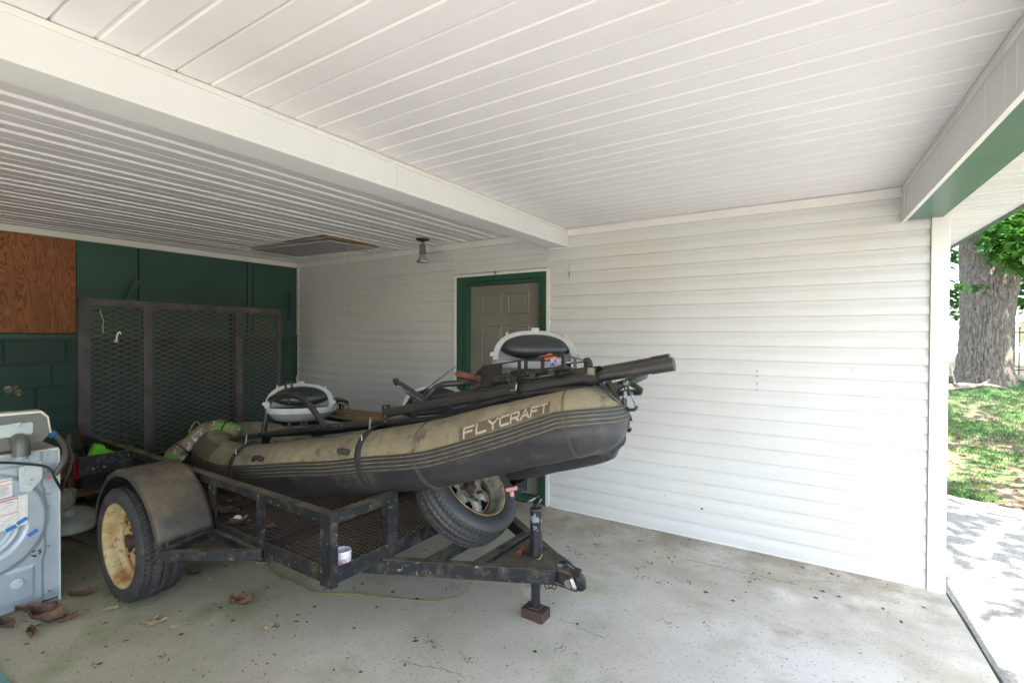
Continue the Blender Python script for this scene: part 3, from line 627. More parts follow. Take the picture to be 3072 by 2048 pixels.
def rim_parts(Rr, wd, Mx, mat, par, tyre, edge_mat, spokes=7, rot=0.):
    """wheel seen from its +Z side: lip, barrel, recessed wagon-spoke disc"""
    mb = MB()
    pr = [(Rr*.90, .20), (Rr*.93, .36), (Rr*.97, .42), (Rr*1.04, .455), (Rr*1.06, .445), (Rr*1.055, .43), (Rr*1.03, .41), (Rr*1.02, .2), (Rr*.99, -.42), (Rr*1.04, -.45)]
    br = [(Rr*.88, -.40), (Rr*.84, -.10), (Rr*.805, .04), (Rr*.80, .12), (Rr*.87, .17), (Rr*.90, .20)]
    mb.lathe([(r, h*wd) for r, h in br+pr], Mx, 64)
    o = mb.build('rim', mat, par, smooth=True, auto=50)
    # lip bead
    mb = MB(); mb.tube([Mx @ Vector((Rr*1.05*math.cos(a), Rr*1.05*math.sin(a), .45*wd)) for a in [i*math.pi/32 for i in range(64)]], .0035, 6, closed=True); mb.build('rim_edge', edge_mat, o, smooth=True)
    mb = MB(); mb.tube([Mx @ Vector((Rr*.798*math.cos(a), Rr*.798*math.sin(a), .055*wd)) for a in [i*math.pi/32 for i in range(64)]], .005, 6, closed=True); mb.build('rust_ring', rust, o, smooth=True)
    # disc with triangular windows
    mb = MB(); n = spokes*10
    rr = [.80, .72, .66, .60, .54, .48, .42, .36, .28, .20]
    def hh(r, k):
        u = (k % 10)/10; sp = .5+.5*math.cos(2*math.pi*u)  # 1 on spoke
        base = {0: .05, 1: .055, 2: .07, 3: .09, 4: .11, 5: .13, 6: .14, 7: .14, 8: .12, 9: .11}[r]
        return base+(.055*sp if 1 <= r <= 6 else 0)
    vs = []
    for i, r in enumerate(rr):
        for k in range(n):
            a = 2*math.pi*k/n+rot; vs.append(Mx @ Vector((Rr*r*math.cos(a), Rr*r*math.sin(a), hh(i, k)*wd)))
    fs = []
    win = {1: (2, 7), 2: (3, 6), 3: (3, 6), 4: (4, 5)}
    for i in range(len(rr)-1):
        for k in range(n):
            kk = k % 10
            if i in win and win[i][0] <= kk <= win[i][1]: continue
            fs.append((i*n+k, i*n+(k+1) % n, (i+1)*n+(k+1) % n, (i+1)*n+k))
    mb.add(vs, fs); d = mb.build('wheel_disc', mat, o, smooth=True, auto=60)
    mb = MB(); mb.lathe([(Rr*.24, .09*wd), (Rr*.17, .12*wd), (Rr*.15, .26*wd), (Rr*.11, .29*wd), (.001, .295*wd)], Mx, 28); mb.build('hub_cap', hub_m, o, smooth=True, auto=40)
    mb = MB(); mb.lathe([(.001, -.06*wd), (Rr*.74, -.06*wd), (Rr*.74, -.42*wd)], Mx, 32); mb.build('brake_drum', cable_m, o, smooth=True, auto=40)
    for k in range(5):
        a = 2*math.pi*k/5+.4; c = Vector((Rr*.31*math.cos(a), Rr*.31*math.sin(a), .0))
        mb = MB(); mb.tube([Mx @ (c+Vector((0, 0, .1*wd))), Mx @ (c+Vector((0, 0, .20*wd)))], .011, 6); mb.build('wheel_nut', hub_m, o)
    return o
WC = Vector((-3.405, 1.245, .328))
Mx = Matrix.Translation(WC) @ Matrix.Rotation(math.pi/2, 4, 'X')     # local +Z -> world -Y
wh = tyre_mb(.328, .235, Mx).build('wheel', rubber, T, smooth=True, auto=38)
rim_parts(.226, .235, Mx, rim_m, wh, wh, rim_r, rot=.15)
WC2 = Vector((-3.405, 3.38, .328)); Mx2 = Matrix.Translation(WC2) @ Matrix.Rotation(-math.pi/2, 4, 'X')
wh2 = tyre_mb(.328, .235, Mx2).build('wheel', rubber, T, smooth=True, auto=38); rim_parts(.226, .235, Mx2, rim_m, wh2, wh2, rim_r)
mb = MB(); mb.tube([(-3.405, 1.3, .328), (-3.405, 3.3, .328)], .03, 12); mb.build('axle', trail, T, smooth=True, auto=40)
def fender(sy, yin, yout):
    mb = MB(); c = (-3.375, .295); Rf = .462; n = 44; a0, a1 = R(18), R(172)
    rows = [(Rf+.004, yin), (Rf, yin+sy*-.02), (Rf+.002, yin+(yout-yin)*.5), (Rf, yout+sy*.02), (Rf-.006, yout+sy*.006), (Rf-.02, yout), (Rf-.038, yout+sy*.001), (Rf-.040, yout+sy*.008)]
    vs = []
    for i in range(n+1):
        a = a0+(a1-a0)*i/n
        for (r, y) in rows:
            k = 1+.012*noise.noise(Vector((a*3, y*5, 1)))
            vs.append((c[0]+r*k*math.cos(a), y, c[1]+r*k*math.sin(a)))
    m = len(rows); fs = [(i*m+j, i*m+j+1, (i+1)*m+j+1, (i+1)*m+j) for i in range(n) for j in range(m-1)]
    mb.add(vs, fs); o = mb.build('fender', fender_m, T, smooth=True, auto=50)
    md = o.modifiers.new('thick', 'SOLIDIFY'); md.thickness = .003
fender(1, 1.43, 1.15); fender(-1, 3.19, 3.47)
# step bracket ahead of the fender
zb_ = .418
mb = MB(); mb.bar((-2.885, 1.14, zb_-.02), (-2.47, 1.445, zb_-.02), .045, .045); mb.build('fender_bracket', trail, T, bevel=.002)
mb = MB(); mb.bar((-2.885, 1.15, zb_-.018), (-2.985, 1.45, zb_-.018), .04, .044); mb.build('fender_bracket', trail, T, bevel=.002)
mb = MB(); mb.bar((-3.02, 1.435, zb_-.016), (-2.5, 1.435, zb_-.016), .03, .04); mb.build('fender_bracket', trail, T, bevel=.002)
# tail light arm
mb = MB(); mb.box((-4.11, 1.165, .605), (-4.104, 1.46, .72)); mb.box((-4.16, 1.165, .714), (-4.104, 1.46, .72)); A_ = mb.build('light_bracket', trail, T, bevel=.002)
for y in (1.235, 1.295): mb = MB(); mb.tube([(-4.104, y, .642), (-4.094, y, .642)], .008, 8); mb.build('bolt', steel, A_)
mb = MB(); mb.box((-4.24, 1.15, .58), (-4.165, 1.20, .68)); mb.build('tail_light', red_p, T, bevel=.006)
# chain at the rear corner
def chain(mb, pts, r=.0035, l=.026, w_=.011):
    P = spline(pts, 12); L_ = [0]
    for a, b_ in zip(P[:-1], P[1:]): L_.append(L_[-1]+(b_-a).length)
    n = int(L_[-1]/(l*.8)); k = 0
    for i in range(n):
        s_ = (i+.5)/n*L_[-1]
        while k < len(L_)-2 and L_[k+1] < s_: k += 1
        p = P[k].lerp(P[k+1], (s_-L_[k])/max(1e-6, L_[k+1]-L_[k])); d = (P[k+1]-P[k]).normalized()
        u = d.cross(Vector((.3, .2, 1))); u.normalize(); v = d.cross(u)
        if i % 2: u = v
        mb.tube([p+d*(l/2*math.cos(a))+u*(w_*math.sin(a)) for a in [j*math.pi/5 for j in range(10)]], r, 5, closed=True)
mb = MB(); chain(mb, [(-5.02, 1.44, .82), (-5.01, 1.42, .76), (-5.0, 1.435, .70), (-4.99, 1.42, .62)]); mb.build('rear_chain', rust, T)
# tongue: A frame, cross member, coupler
tip = (-1.16, 2.31)
mb = MB(); mb.bar((-2.05, 1.735, .342), (-1.20, 2.262, .292), .05, .076); mb.build('tongue_beam', trail, T, bevel=.003)
mb = MB(); mb.bar((-2.05, 2.865, .342), (-1.20, 2.356, .292), .05, .076); mb.build('tongue_beam', trail, T, bevel=.003)
mb = MB(); mb.bar((-1.555, 2.05, .318), (-1.545, 2.56, .318), .055, .06); mb.build('tongue_crossbar', trail, T, bevel=.003)
mb = MB(); mb.bar((-1.78, 1.92, .33), (-1.77, 2.70, .33), .05, .05); mb.build('tongue_crossbar', trail, T, bevel=.003)
mb = MB()
mb.ext([(-1.50, 2.075), (-1.15, 2.27), (-1.15, 2.35), (-1.50, 2.545)], .334, .341, 2); mb.build('tongue_plate', trail, T, bevel=.001)
mb = MB()  # coupler: tapered channel then ball cup
rows = []
for x, w_, z0, z1 in ((-1.30, .060, .262, .336), (-1.20, .052, .258, .333), (-1.13, .038, .252, .330), (-1.08, .034, .246, .322), (-1.045, .036, .240, .318), (-1.01, .034, .238, .312), (-.985, .026, .238, .300), (-.975, .012, .240, .285)):
    rows.append([(x, 2.31-w_, z0), (x, 2.31-w_, z1-.012), (x, 2.31-w_*.7, z1), (x, 2.31+w_*.7, z1), (x, 2.31+w_, z1-.012), (x, 2.31+w_, z0)])
vs = [p for r_ in rows for p in r_]; m = 6
mb.add(vs, [(i*m+k, i*m+(k+1) % m, (i+1)*m+(k+1) % m, (i+1)*m+k) for i in range(len(rows)-1) for k in range(m)]+[tuple(range(m))[::-1], tuple((len(rows)-1)*m+k for k in range(m))])
mb.bar((-1.36, 2.249, .262), (-1.0, 2.270, .243), .012, .010)
Cp = mb.build('coupler', trail, T, bevel=.004); Cp.location.x = -.078
mb = MB(); mb.tube([(-1.045, 2.268, .272), (-1.045, 2.256, .272)], .022, 14); mb.tube([(-1.01, 2.25, .268), (-1.03, 2.255, .302)], [.011, .012], 10)
for i in range(6): mb.tube([(-1.01-i*.0036, 2.25+i*.001, .268+i*.006+.015*math.sin(a)) if False else (-1.01-i*.0036+.013*math.cos(a), 2.249+i*.001+.004*math.sin(a), .269+i*.006+.011*math.sin(a)) for a in [j*math.pi/4 for j in range(8)]], .0022, 5, closed=True)
mb.build('latch_spring', steel, Cp, smooth=True, auto=40)
mb = MB(); mb.tube(spline([(-1.12, 2.29, .335), (-1.09, 2.285, .356), (-1.06, 2.285, .360), (-1.03, 2.29, .342), (-1.0, 2.295, .335)], 4), [.013]*17, 10); mb.box((-1.04, 2.275, .318), (-.992, 2.30, .345)); mb.build('latch_lever', jack_m, Cp, smooth=True, auto=40)
mb = MB(); mb.tube([(-1.045, 2.30, .345), (-1.048, 2.298, .366)], [.005, .006], 8); mb.build('latch_pin', blue_t, Cp)
# jack
JX, JY = -1.352, 2.325
J = MB(); J.lathe([(.001, .598), (.028, .598), (.033, .592), (.0335, .585), (.032, .58), (.032, .325), (.033, .32), (.033, .305), (.02, .30)], Matrix.Translation((JX, JY, 0)), 28)
Jo = J.build('jack_tube', jack_m, T, smooth=True, auto=40)
mb = MB(); mb.lathe([(.028, .33), (.028, .165), (.0255, .16), (.0255, .06), (.001, .06)], Matrix.Translation((JX, JY, 0)), 24); mb.build('jack_leg', jack_m, Jo, smooth=True, auto=40)
mb = MB(); mb.box((JX-.066, JY-.045, .0), (JX+.066, JY+.045, .054)); mb.box((JX-.03, JY-.03, .054), (JX+.03, JY+.03, .064)); mb.build('jack_foot', jack_r, Jo, bevel=.002)
mb = MB(); mb.box((JX-.012, JY-.012, .598), (JX+.012, JY+.012, .625)); mb.tube([(JX-.022, JY, .632), (JX+.024, JY, .637)], .009, 8); mb.tube([(JX+.02, JY-.018, .64), (JX+.02, JY+.018, .64)], .006, 8)
hp = [(JX, JY-.004, .632), (-1.333,2.31,0.666), (-1.363,2.27,0.645), (-1.411,2.27,0.637), (-1.466,2.29,0.634), (-1.494,2.31,0.637)]
mb.tube(spline(hp, 5), .0055, 8); mb.build('jack_crank', jack_m, Jo, smooth=True, auto=40)
mb = MB(); a, b_ = (-1.497,2.31,0.637), (-1.501,2.31,0.662); mb.tube([a, b_], [.011, .013], 10); c = (-1.533,2.31,0.667); d = (-1.47,2.31,0.687); mb.bar(c, d, .02, .019); mb.build('crank_knob', pink, Jo, smooth=True, auto=40)
mb = MB(); chain(mb, [(JX-.05, JY+.05, .36), (JX-.06, JY-.0, .375), (JX-.085, JY-.06, .35), (JX-.10, JY-.08, .32)]); chain(mb, [(JX-.065, JY+.03, .37), (JX-.075, JY-.05, .36), (JX-.065, JY-.075, .325)]); mb.build('safety_chain', rust, T)
mb = MB(); chain(mb, [(-1.28, 2.27, .245), (-1.24, 2.27, .215), (-1.20, 2.27, .235)]); mb.build('safety_chain', rust, T)

# spare wheel lying against the tongue
sn = Vector((math.cos(.753)*math.cos(.02), math.cos(.753)*math.sin(.02), math.sin(.753))).normalized()
scn = Vector((-1.757, 2.318, .672))
Mx = Matrix.Translation(scn-sn*.092) @ sn.to_track_quat('Z', 'Y').to_matrix().to_4x4()
T3 = thing('spare_wheel', 'loose spare tyre with a mossy steel rim leaning on the trailer tongue under the bow', 'wheel', (-1.75, 2.32, .35))
ty = tyre_mb(.318, .205, Mx, blocks=64, rim=.66).build('tyre', rubber2, T3, smooth=True, auto=38)
rim_parts(.205, .205, Mx, rim_2, T3, ty, rim_r, spokes=6, rot=.3)

# ------------------------------------------------------------------ the raft
NS, FSY = 1.92, 2.76
near = []
for x, z, r in ([0.000,0.000,0.000] and (-3.55, .575, .168), (-3.15, .628, .174), (-2.75, .700, .175), (-2.40, .763, .175), (-2.05, .845, .174), (-1.702, .925, .170), (-1.40, 1.018, .162), (-1.17, 1.088, .152), (-1.0, 1.137, .147)):
    near.append((x, NS, z, r))
bow = [(-.905, 1.932, 1.162, .143), (-.868, 1.99, 1.165, .141), (-.905, 2.11, 1.152, .140), (-.98, 2.29, 1.122, .139), (-1.045, 2.47, 1.088, .140), (-1.11, 2.62, 1.045, .143), (-1.22, 2.72, .985, .147)]
DROP = .155
farp = [(x, FSY, z-DROP, r) for x, y, z, r in near[:-1][::-1]]
stern = [(-3.90, 2.72, .50, .166), (-4.08, 2.62, .55, .160), (-4.17, 2.45, .61, .155), (-4.19, 2.30, .635, .152), (-4.17, 2.14, .64, .152), (-4.08, 2.01, .625, .155), (-3.88, 1.935, .592, .162)]
loop = near+bow+farp+stern
# closed spline through the loop, dense
LP = [Vector(p[:3]) for p in loop]; LR = [p[3] for p in loop]; m = len(loop); SUB = 8
path, rad = [], []
for i in range(m):
    p0, p1, p2, p3 = LP[i-1], LP[i], LP[(i+1) % m], LP[(i+2) % m]
    for k in range(SUB):
        t_ = k/SUB
        path.append(.5*((2*p1)+(p2-p0)*t_+(2*p0-5*p1+4*p2-p3)*t_*t_+(3*p1-p0-3*p2+p3)*t_**3)); rad.append(LR[i]*(1-t_)+LR[(i+1) % m]*t_)
def hframe(i):
    d = (path[(i+1) % len(path)]-path[i-1]).normalized()
    out = d.cross(Vector((0, 0, 1))).normalized()       # outward: path runs near side towards bow
    up = out.cross(d).normalized(); return d, out, up
def tube_pt(s_, phi, dr=0):
    """s_: position along the path (index float); phi degrees: 0 outward, 90 up"""
    i = int(math.floor(s_)) % len(path); j = (i+1) % len(path); t_ = s_-math.floor(s_)
    p = path[i].lerp(path[j], t_); r = rad[i]*(1-t_)+rad[j]*t_+dr
    _, o1, u1 = hframe(i); _, o2, u2 = hframe(j); o_ = o1.lerp(o2, t_).normalized(); u = u1.lerp(u2, t_).normalized()
    a = R(phi); return p+o_*math.cos(a)*r+u*math.sin(a)*r
def s_at_x(x):  # near side only
    for i in range(0, 11*SUB):
        if path[i].x <= x <= path[i+1].x: return i+(x-path[i].x)/(path[i+1].x-path[i].x)
    return 0
phis = [-180+i*10 for i in range(0, 15)]+[-34, -28, -24]+[-19, -16, -15, -12, -9.5, -8.3, -5.5, -3, -1.8, 1, 3.5, 4.7, 7, 9]+[14, 20, 30, 40, 50, 60, 70, 80, 90, 100, 110, 120, 130, 140, 150, 160, 170]
def bump(ph):
    if -17 <= ph <= 8: 
        b_ = .0035
        if ph in (-12, -5.5, 1, 7): b_ = .0085
        return b_
    return 0
def bshift(s_):   # the rub strake climbs towards the nose
    i = int(s_) % len(path); x = path[i].x
    if i >= 12*SUB: return 24 if i < 16*SUB else (20 if i < 24*SUB else 12)
    T_ = [(-3.3, 12), (-2.6, 12), (-1.98, 7), (-1.6, 2), (-1.37, 4), (-1.17, 8), (-1.0, 15), (-.9, 22), (-.8, 24)]
    if x <= T_[0][0]: return 12
    for (a, fa), (b_, fb) in zip(T_[:-1], T_[1:]):
        if x <= b_: return fa+(fb-fa)*(x-a)/(b_-a)
    return 24
BS = [bshift(i) for i in range(len(path))]
for _ in range(4): BS = [(BS[i-1]+BS[i]+BS[(i+1) % len(BS)])/3 for i in range(len(BS))]
bshift = lambda i: BS[int(i) % len(BS)]
mb = MB(); n = len(path); m = len(phis); vs = []
for i in range(n):
    for ph in phis:
        dr = bump(ph)
        x = path[i].x
        # soft wrinkles where the nose lifts and a little sag in the cloth
        if ph > 20: dr += .0035*noise.noise(Vector((x*14, ph*.03, 2)))*(1 if -1.35 < x < -1.0 else .35)
        if ph < -20: dr += .004*noise.noise(Vector((x*7, ph*.04, 5)))
        vs.append(tube_pt(i, ph+bshift(i), dr))
fs = []; mi = []
for i in range(n):
    for k in range(m):
        fs.append((i*m+k, i*m+(k+1) % m, ((i+1) % n)*m+(k+1) % m, ((i+1) % n)*m+k))
        ph = phis[k]; c = 0 if (8.5 <= ph < 172) else (3 if ph in (-16, -9.5, -3, 3.5) else 1 if -19 <= ph < 8.5 else 2)
        mi.append(c)
T = thing('inflatable_raft', 'muddy tan and black inflatable raft lying bow-up on the trailer', 'raft', (-2.6, 2.33, .45))
mb.add(vs, fs); mb.mi = mi
tube_o = mb.build('tube', [tan, band_m, navy, groove_m], T, smooth=True)
# welded seams round the tube
for s_, nm in ((s_at_x(-1.702), 1), (s_at_x(-.93), 2), (s_at_x(-3.45), 3)):
    mb = MB()
    for off in (-.1, .25):
        pts = [tube_pt(s_+off, ph+bshift(s_), .0012+bump(ph)) for ph in range(-150, 125, 6)]
        mb.tube(pts, .0017, 5)
    mb.build('seam', logo_m, tube_o, smooth=True)
mb = MB()   # inner floor between the tubes and drooping underside
gx = [-4.05, -3.7, -3.3, -2.9, -2.5, -2.1, -1.7, -1.4, -1.2, -1.05]
def ctr(x):
    s_ = s_at_x(x) if x > -3.5 else 0; return path[int(s_)].z if x > -3.5 else .59
for zz, mm in ((-.02, 0), (-.075, 1)):
    vs = []
    for x in gx:
        z = ctr(x)
        for k in range(7): y = 2.0+(2.70-2.0)*k/6; vs.append((x, y, z+zz-DROP*(y-NS)/(FSY-NS)-(0 if mm == 0 else .03*math.sin(math.pi*k/6))))
    mb.add(vs, [(i*7+k, i*7+k+1, (i+1)*7+k+1, (i+1)*7+k) for i in range(len(gx)-1) for k in range(6)])
mb.build('floor', navy, T, smooth=True)
# logo patch and lettering on the near tube
xa, xb_ = -1.390, -0.979
def logo(u, v, dr=.004):
    s_ = s_at_x(xa)+(s_at_x(xb_)-s_at_x(xa))*u; return tube_pt(s_, 17+14*u+15*v, dr)
mb = MB(); vs = [logo(-.05+1.1*i/24, -.25+1.5*j/4, .0022) for i in range(25) for j in range(5)]
mb.add(vs, [(i*5+j, i*5+j+1, (i+1)*5+j+1, (i+1)*5+j) for i in range(24) for j in range(4)]); mb.build('logo_patch', logo_m, tube_o, smooth=True)
mb = text_mesh(MB(), 'FLYCRAFT', lambda u, v: logo(u, v, .0042), cw=1.35, gap=.42, th=.25, sub=6); mb.build('logo_letters', let_m, tube_o)
# raised patch and faint embossed letters near the stern corner
def spatch(u, v, dr): return tube_pt(len(path)-SUB*1.75+SUB*1.0*v, 62-34*u, dr)
mb = MB(); vs = [spatch(-.15+1.3*i/10, -.3+1.6*j/6, .002) for i in range(11) for j in range(7)]; mb.add(vs, [(i*7+j, i*7+j+1, (i+1)*7+j+1, (i+1)*7+j) for i in range(10) for j in range(6)]); mb.build('corner_patch', logo_m, tube_o, smooth=True)
mb = text_mesh(MB(), 'FLYCRAFT', lambda u, v: spatch(u, .15+.7*v, .0035), cw=.8, gap=.35, th=.16, sub=3); mb.build('embossed_letters', let_d, tube_o)
# carry handles on padded patches
def handle(xm, ph, half, braided):
    mb = MB(); s0 = s_at_x(xm-half*1.35); s1 = s_at_x(xm+half*1.35); vs = []
    for i in range(13):
        for j in range(5): vs.append(tube_pt(s0+(s1-s0)*i/12, ph-9+18*j/4, .002 if 0 < i < 12 and 0 < j < 4 else .0005))
    mb.add(vs, [(i*5+j, i*5+j+1, (i+1)*5+j+1, (i+1)*5+j) for i in range(12) for j in range(4)]); h = mb.build('handle_patch', tan, tube_o, smooth=True)
    mb = MB(); sa, sb = s_at_x(xm-half), s_at_x(xm+half); P = []
    for i in range(15): t_ = i/14; P.append(tube_pt(sa+(sb-sa)*t_, ph+3*math.sin(t_*3.1), .004+.026*math.sin(math.pi*t_)**.6))
    mb.tube(P, [.012+.004*(t_ > 9) for t_ in range(15)], 8); hb = mb.build('handle_grip', strap_m, tube_o, smooth=True)
    if braided:
        mb = MB(); 
        for i in range(1, 40):
            t_ = i/40*.62; p = tube_pt(sa+(sb-sa)*t_, ph+3*math.sin(t_*3.1), .004+.026*math.sin(math.pi*t_)**.6)
            mb.tube([p+Vector((.003*math.cos(a), .016*math.cos(a), .016*math.sin(a))) for a in [j*math.pi/4 for j in range(8)]], .0018, 4, closed=True)
        mb.build('handle_wrap', groove_m, tube_o)
handle(-2.241, 27, .07, True); handle(-3.057, 30, .055, False)
# cam straps from the frame down over the tube
def strap(xt, xb2, wd=.046, p1=98, p2=-34):
    mb = MB(); n_ = 26; vs = []
    for i in range(n_+1):
        t_ = i/n_; x = xt+(xb2-xt)*t_**1.2; ph = p1+(p2-p1)*t_
        for sg in (-1, 1): 
            q = tube_pt(s_at_x(x+sg*wd/2), ph, .006+.02*max(0, 1-t_*4)); vs.append(q)
    mb.add(vs, [(2*i, 2*i+1, 2*i+3, 2*i+2) for i in range(n_)]); o = mb.build('strap', strap_m, T, smooth=True); md = o.modifiers.new('thick', 'SOLIDIFY'); md.thickness = .003
    mb = MB(); q = tube_pt(s_at_x(xt), p1-12, .045); mb.bar(q+Vector((-.004, -.006, .03)), q+Vector((.004, -.02, -.035)), .012, .006, up=(0, -1, 0)); mb.build('buckle', steel, o, bevel=.002)
    q = tube_pt(s_at_x(xt+(xb2-xt)*.35), p1+(p2-p1)*.36, .012); mb = MB(); mb.tube([q+Vector((.004, 0, .02)), q+Vector((.012, -.004, -.022)), q+Vector((-.006, -.004, -.022))], .0025, 5); mb.build('hook', steel, o)
strap(-2.125, -2.076); strap(-3.415, -3.353)
# tubular frame
mb = MB(); rail = [(-3.846,1.97,0.731), (-3.491,1.97,0.802), (-2.953,1.98,0.905), (-2.497,1.99,0.981), (-2.178,2,1.027), (-1.949,2,1.057), (-1.774,2,1.088), (-1.628,2,1.133), (-1.403,2,1.207), (-1.254,2,1.245), (-1.046,2.01,1.282), (-0.869,2.05,1.305)]
mb.tube(spline(rail, 6), .0185, 12)
mb.tube(spline([(-0.889,2.06,1.294), (-0.814,2.1,1.305), (-0.746,2.16,1.337), (-0.739,2.24,1.347), (-0.766,2.34,1.341)], 5), .019, 12)
F = mb.build('frame_rail', frame_m, T, smooth=True, auto=40)
for p in ((-3.694,1.95,0.784), (-2.581,1.965,0.966), (-2.506,1.965,0.983), (-3.413,1.95,0.828)):
    mb = MB(); mb.tube([(p[0], p[1], p[2]), (p[0], p[1]-.006, p[2])], .006, 8); mb.build('bolt', steel, F)
mb = MB(); fr = [(p[0]-.03, 2.70, p[2]-.085) for p in rail]; mb.tube(spline(fr, 5), .0185, 10); mb.build('frame_rail', frame_m, T, smooth=True, auto=40)
for i in (1, 3, 5, 8): mb = MB(); mb.tube([rail[i], fr[i]], .016, 8); mb.build('cross_tube', frame_m, F, smooth=True, auto=40)
h1 = [(-3.364,1.97,0.828), (-3.339,1.975,0.942), (-3.314,1.98,1.053), (-3.257,1.98,1.095), (-3.17,1.98,1.112), (-3.078,1.98,1.121), (-2.971,1.98,1.12), (-2.881,1.98,1.091), (-2.794,1.98,1.034), (-2.689,1.98,0.944)]
mb = MB(); mb.tube(spline(h1, 6), .0185, 12); H1 = mb.build('hoop', frame_m, F, smooth=True, auto=40)
h2 = [(-1.959,2,1.078), (-1.894,2,1.153), (-1.826,2,1.216), (-1.792,2.01,1.25), (-1.74,2.02,1.27), (-1.678,2.05,1.276), (-1.603,2.12,1.285), (-1.462,2.2,1.299), (-1.358,2.3,1.312)]
mb = MB(); mb.tube(spline(h2, 6), .0165, 12); H2 = mb.build('hoop', frame_m, F, smooth=True, auto=40)
# anchor fork on the first hoop
c = Vector((-3.078,1.98,1.184)); mb = MB(); pts = [c+Vector((.036*math.cos(a), .0, .036*math.sin(a))) for a in [R(115+i*310/18) for i in range(19)]]
mb.tube(pts, .0075, 8); mb.tube([c+Vector((0, 0, -.038)), c+Vector((0, 0, -.07)), c+Vector((0, 0, -.12))], [.008, .012, .005], 8); mb.build('rope_fork', frame_m, H1, smooth=True, auto=40)
# lever with spring and split ring
a, b_ = Vector((-2.076,1.99,1.272)), Vector((-1.831,2,1.169)); mb = MB(); mb.tube([a, b_], .014, 12)
mb.tube([a+Vector((-.012, 0, .004)), a, a+Vector((.02, 0, -.013))], [.012, .019, .019], 10); Lv = mb.build('lever', frame_m, F, smooth=True, auto=40)
mb = MB(); d = (b_-a)
for i in range(30): p = a+d*(.42+.55*i/30)+Vector((-.004, -.012, -.010)); mb.tube([p+Vector((.006*math.cos(q), .012*math.cos(q), .012*math.sin(q))) for q in [j*math.pi/3 for j in range(6)]], .0018, 4, closed=True)
mb.build('spring', jack_m, Lv)
mb = MB(); p = a+d*.12; mb.tube([p+Vector((.012*math.cos(q), -.002, .024*math.sin(q)-.006)) for q in [j*math.pi/8 for j in range(16)]], .002, 5, closed=True)
p = a+d*.26+Vector((0, -.018, -.01)); mb.tube([p+Vector((.02*math.cos(q)+.004*math.sin(q), 0, -.014*math.cos(q)+.006*math.sin(q))) for q in [j*math.pi/6 for j in range(12)]], .0022, 5, closed=True); mb.build('split_ring', steel, Lv)

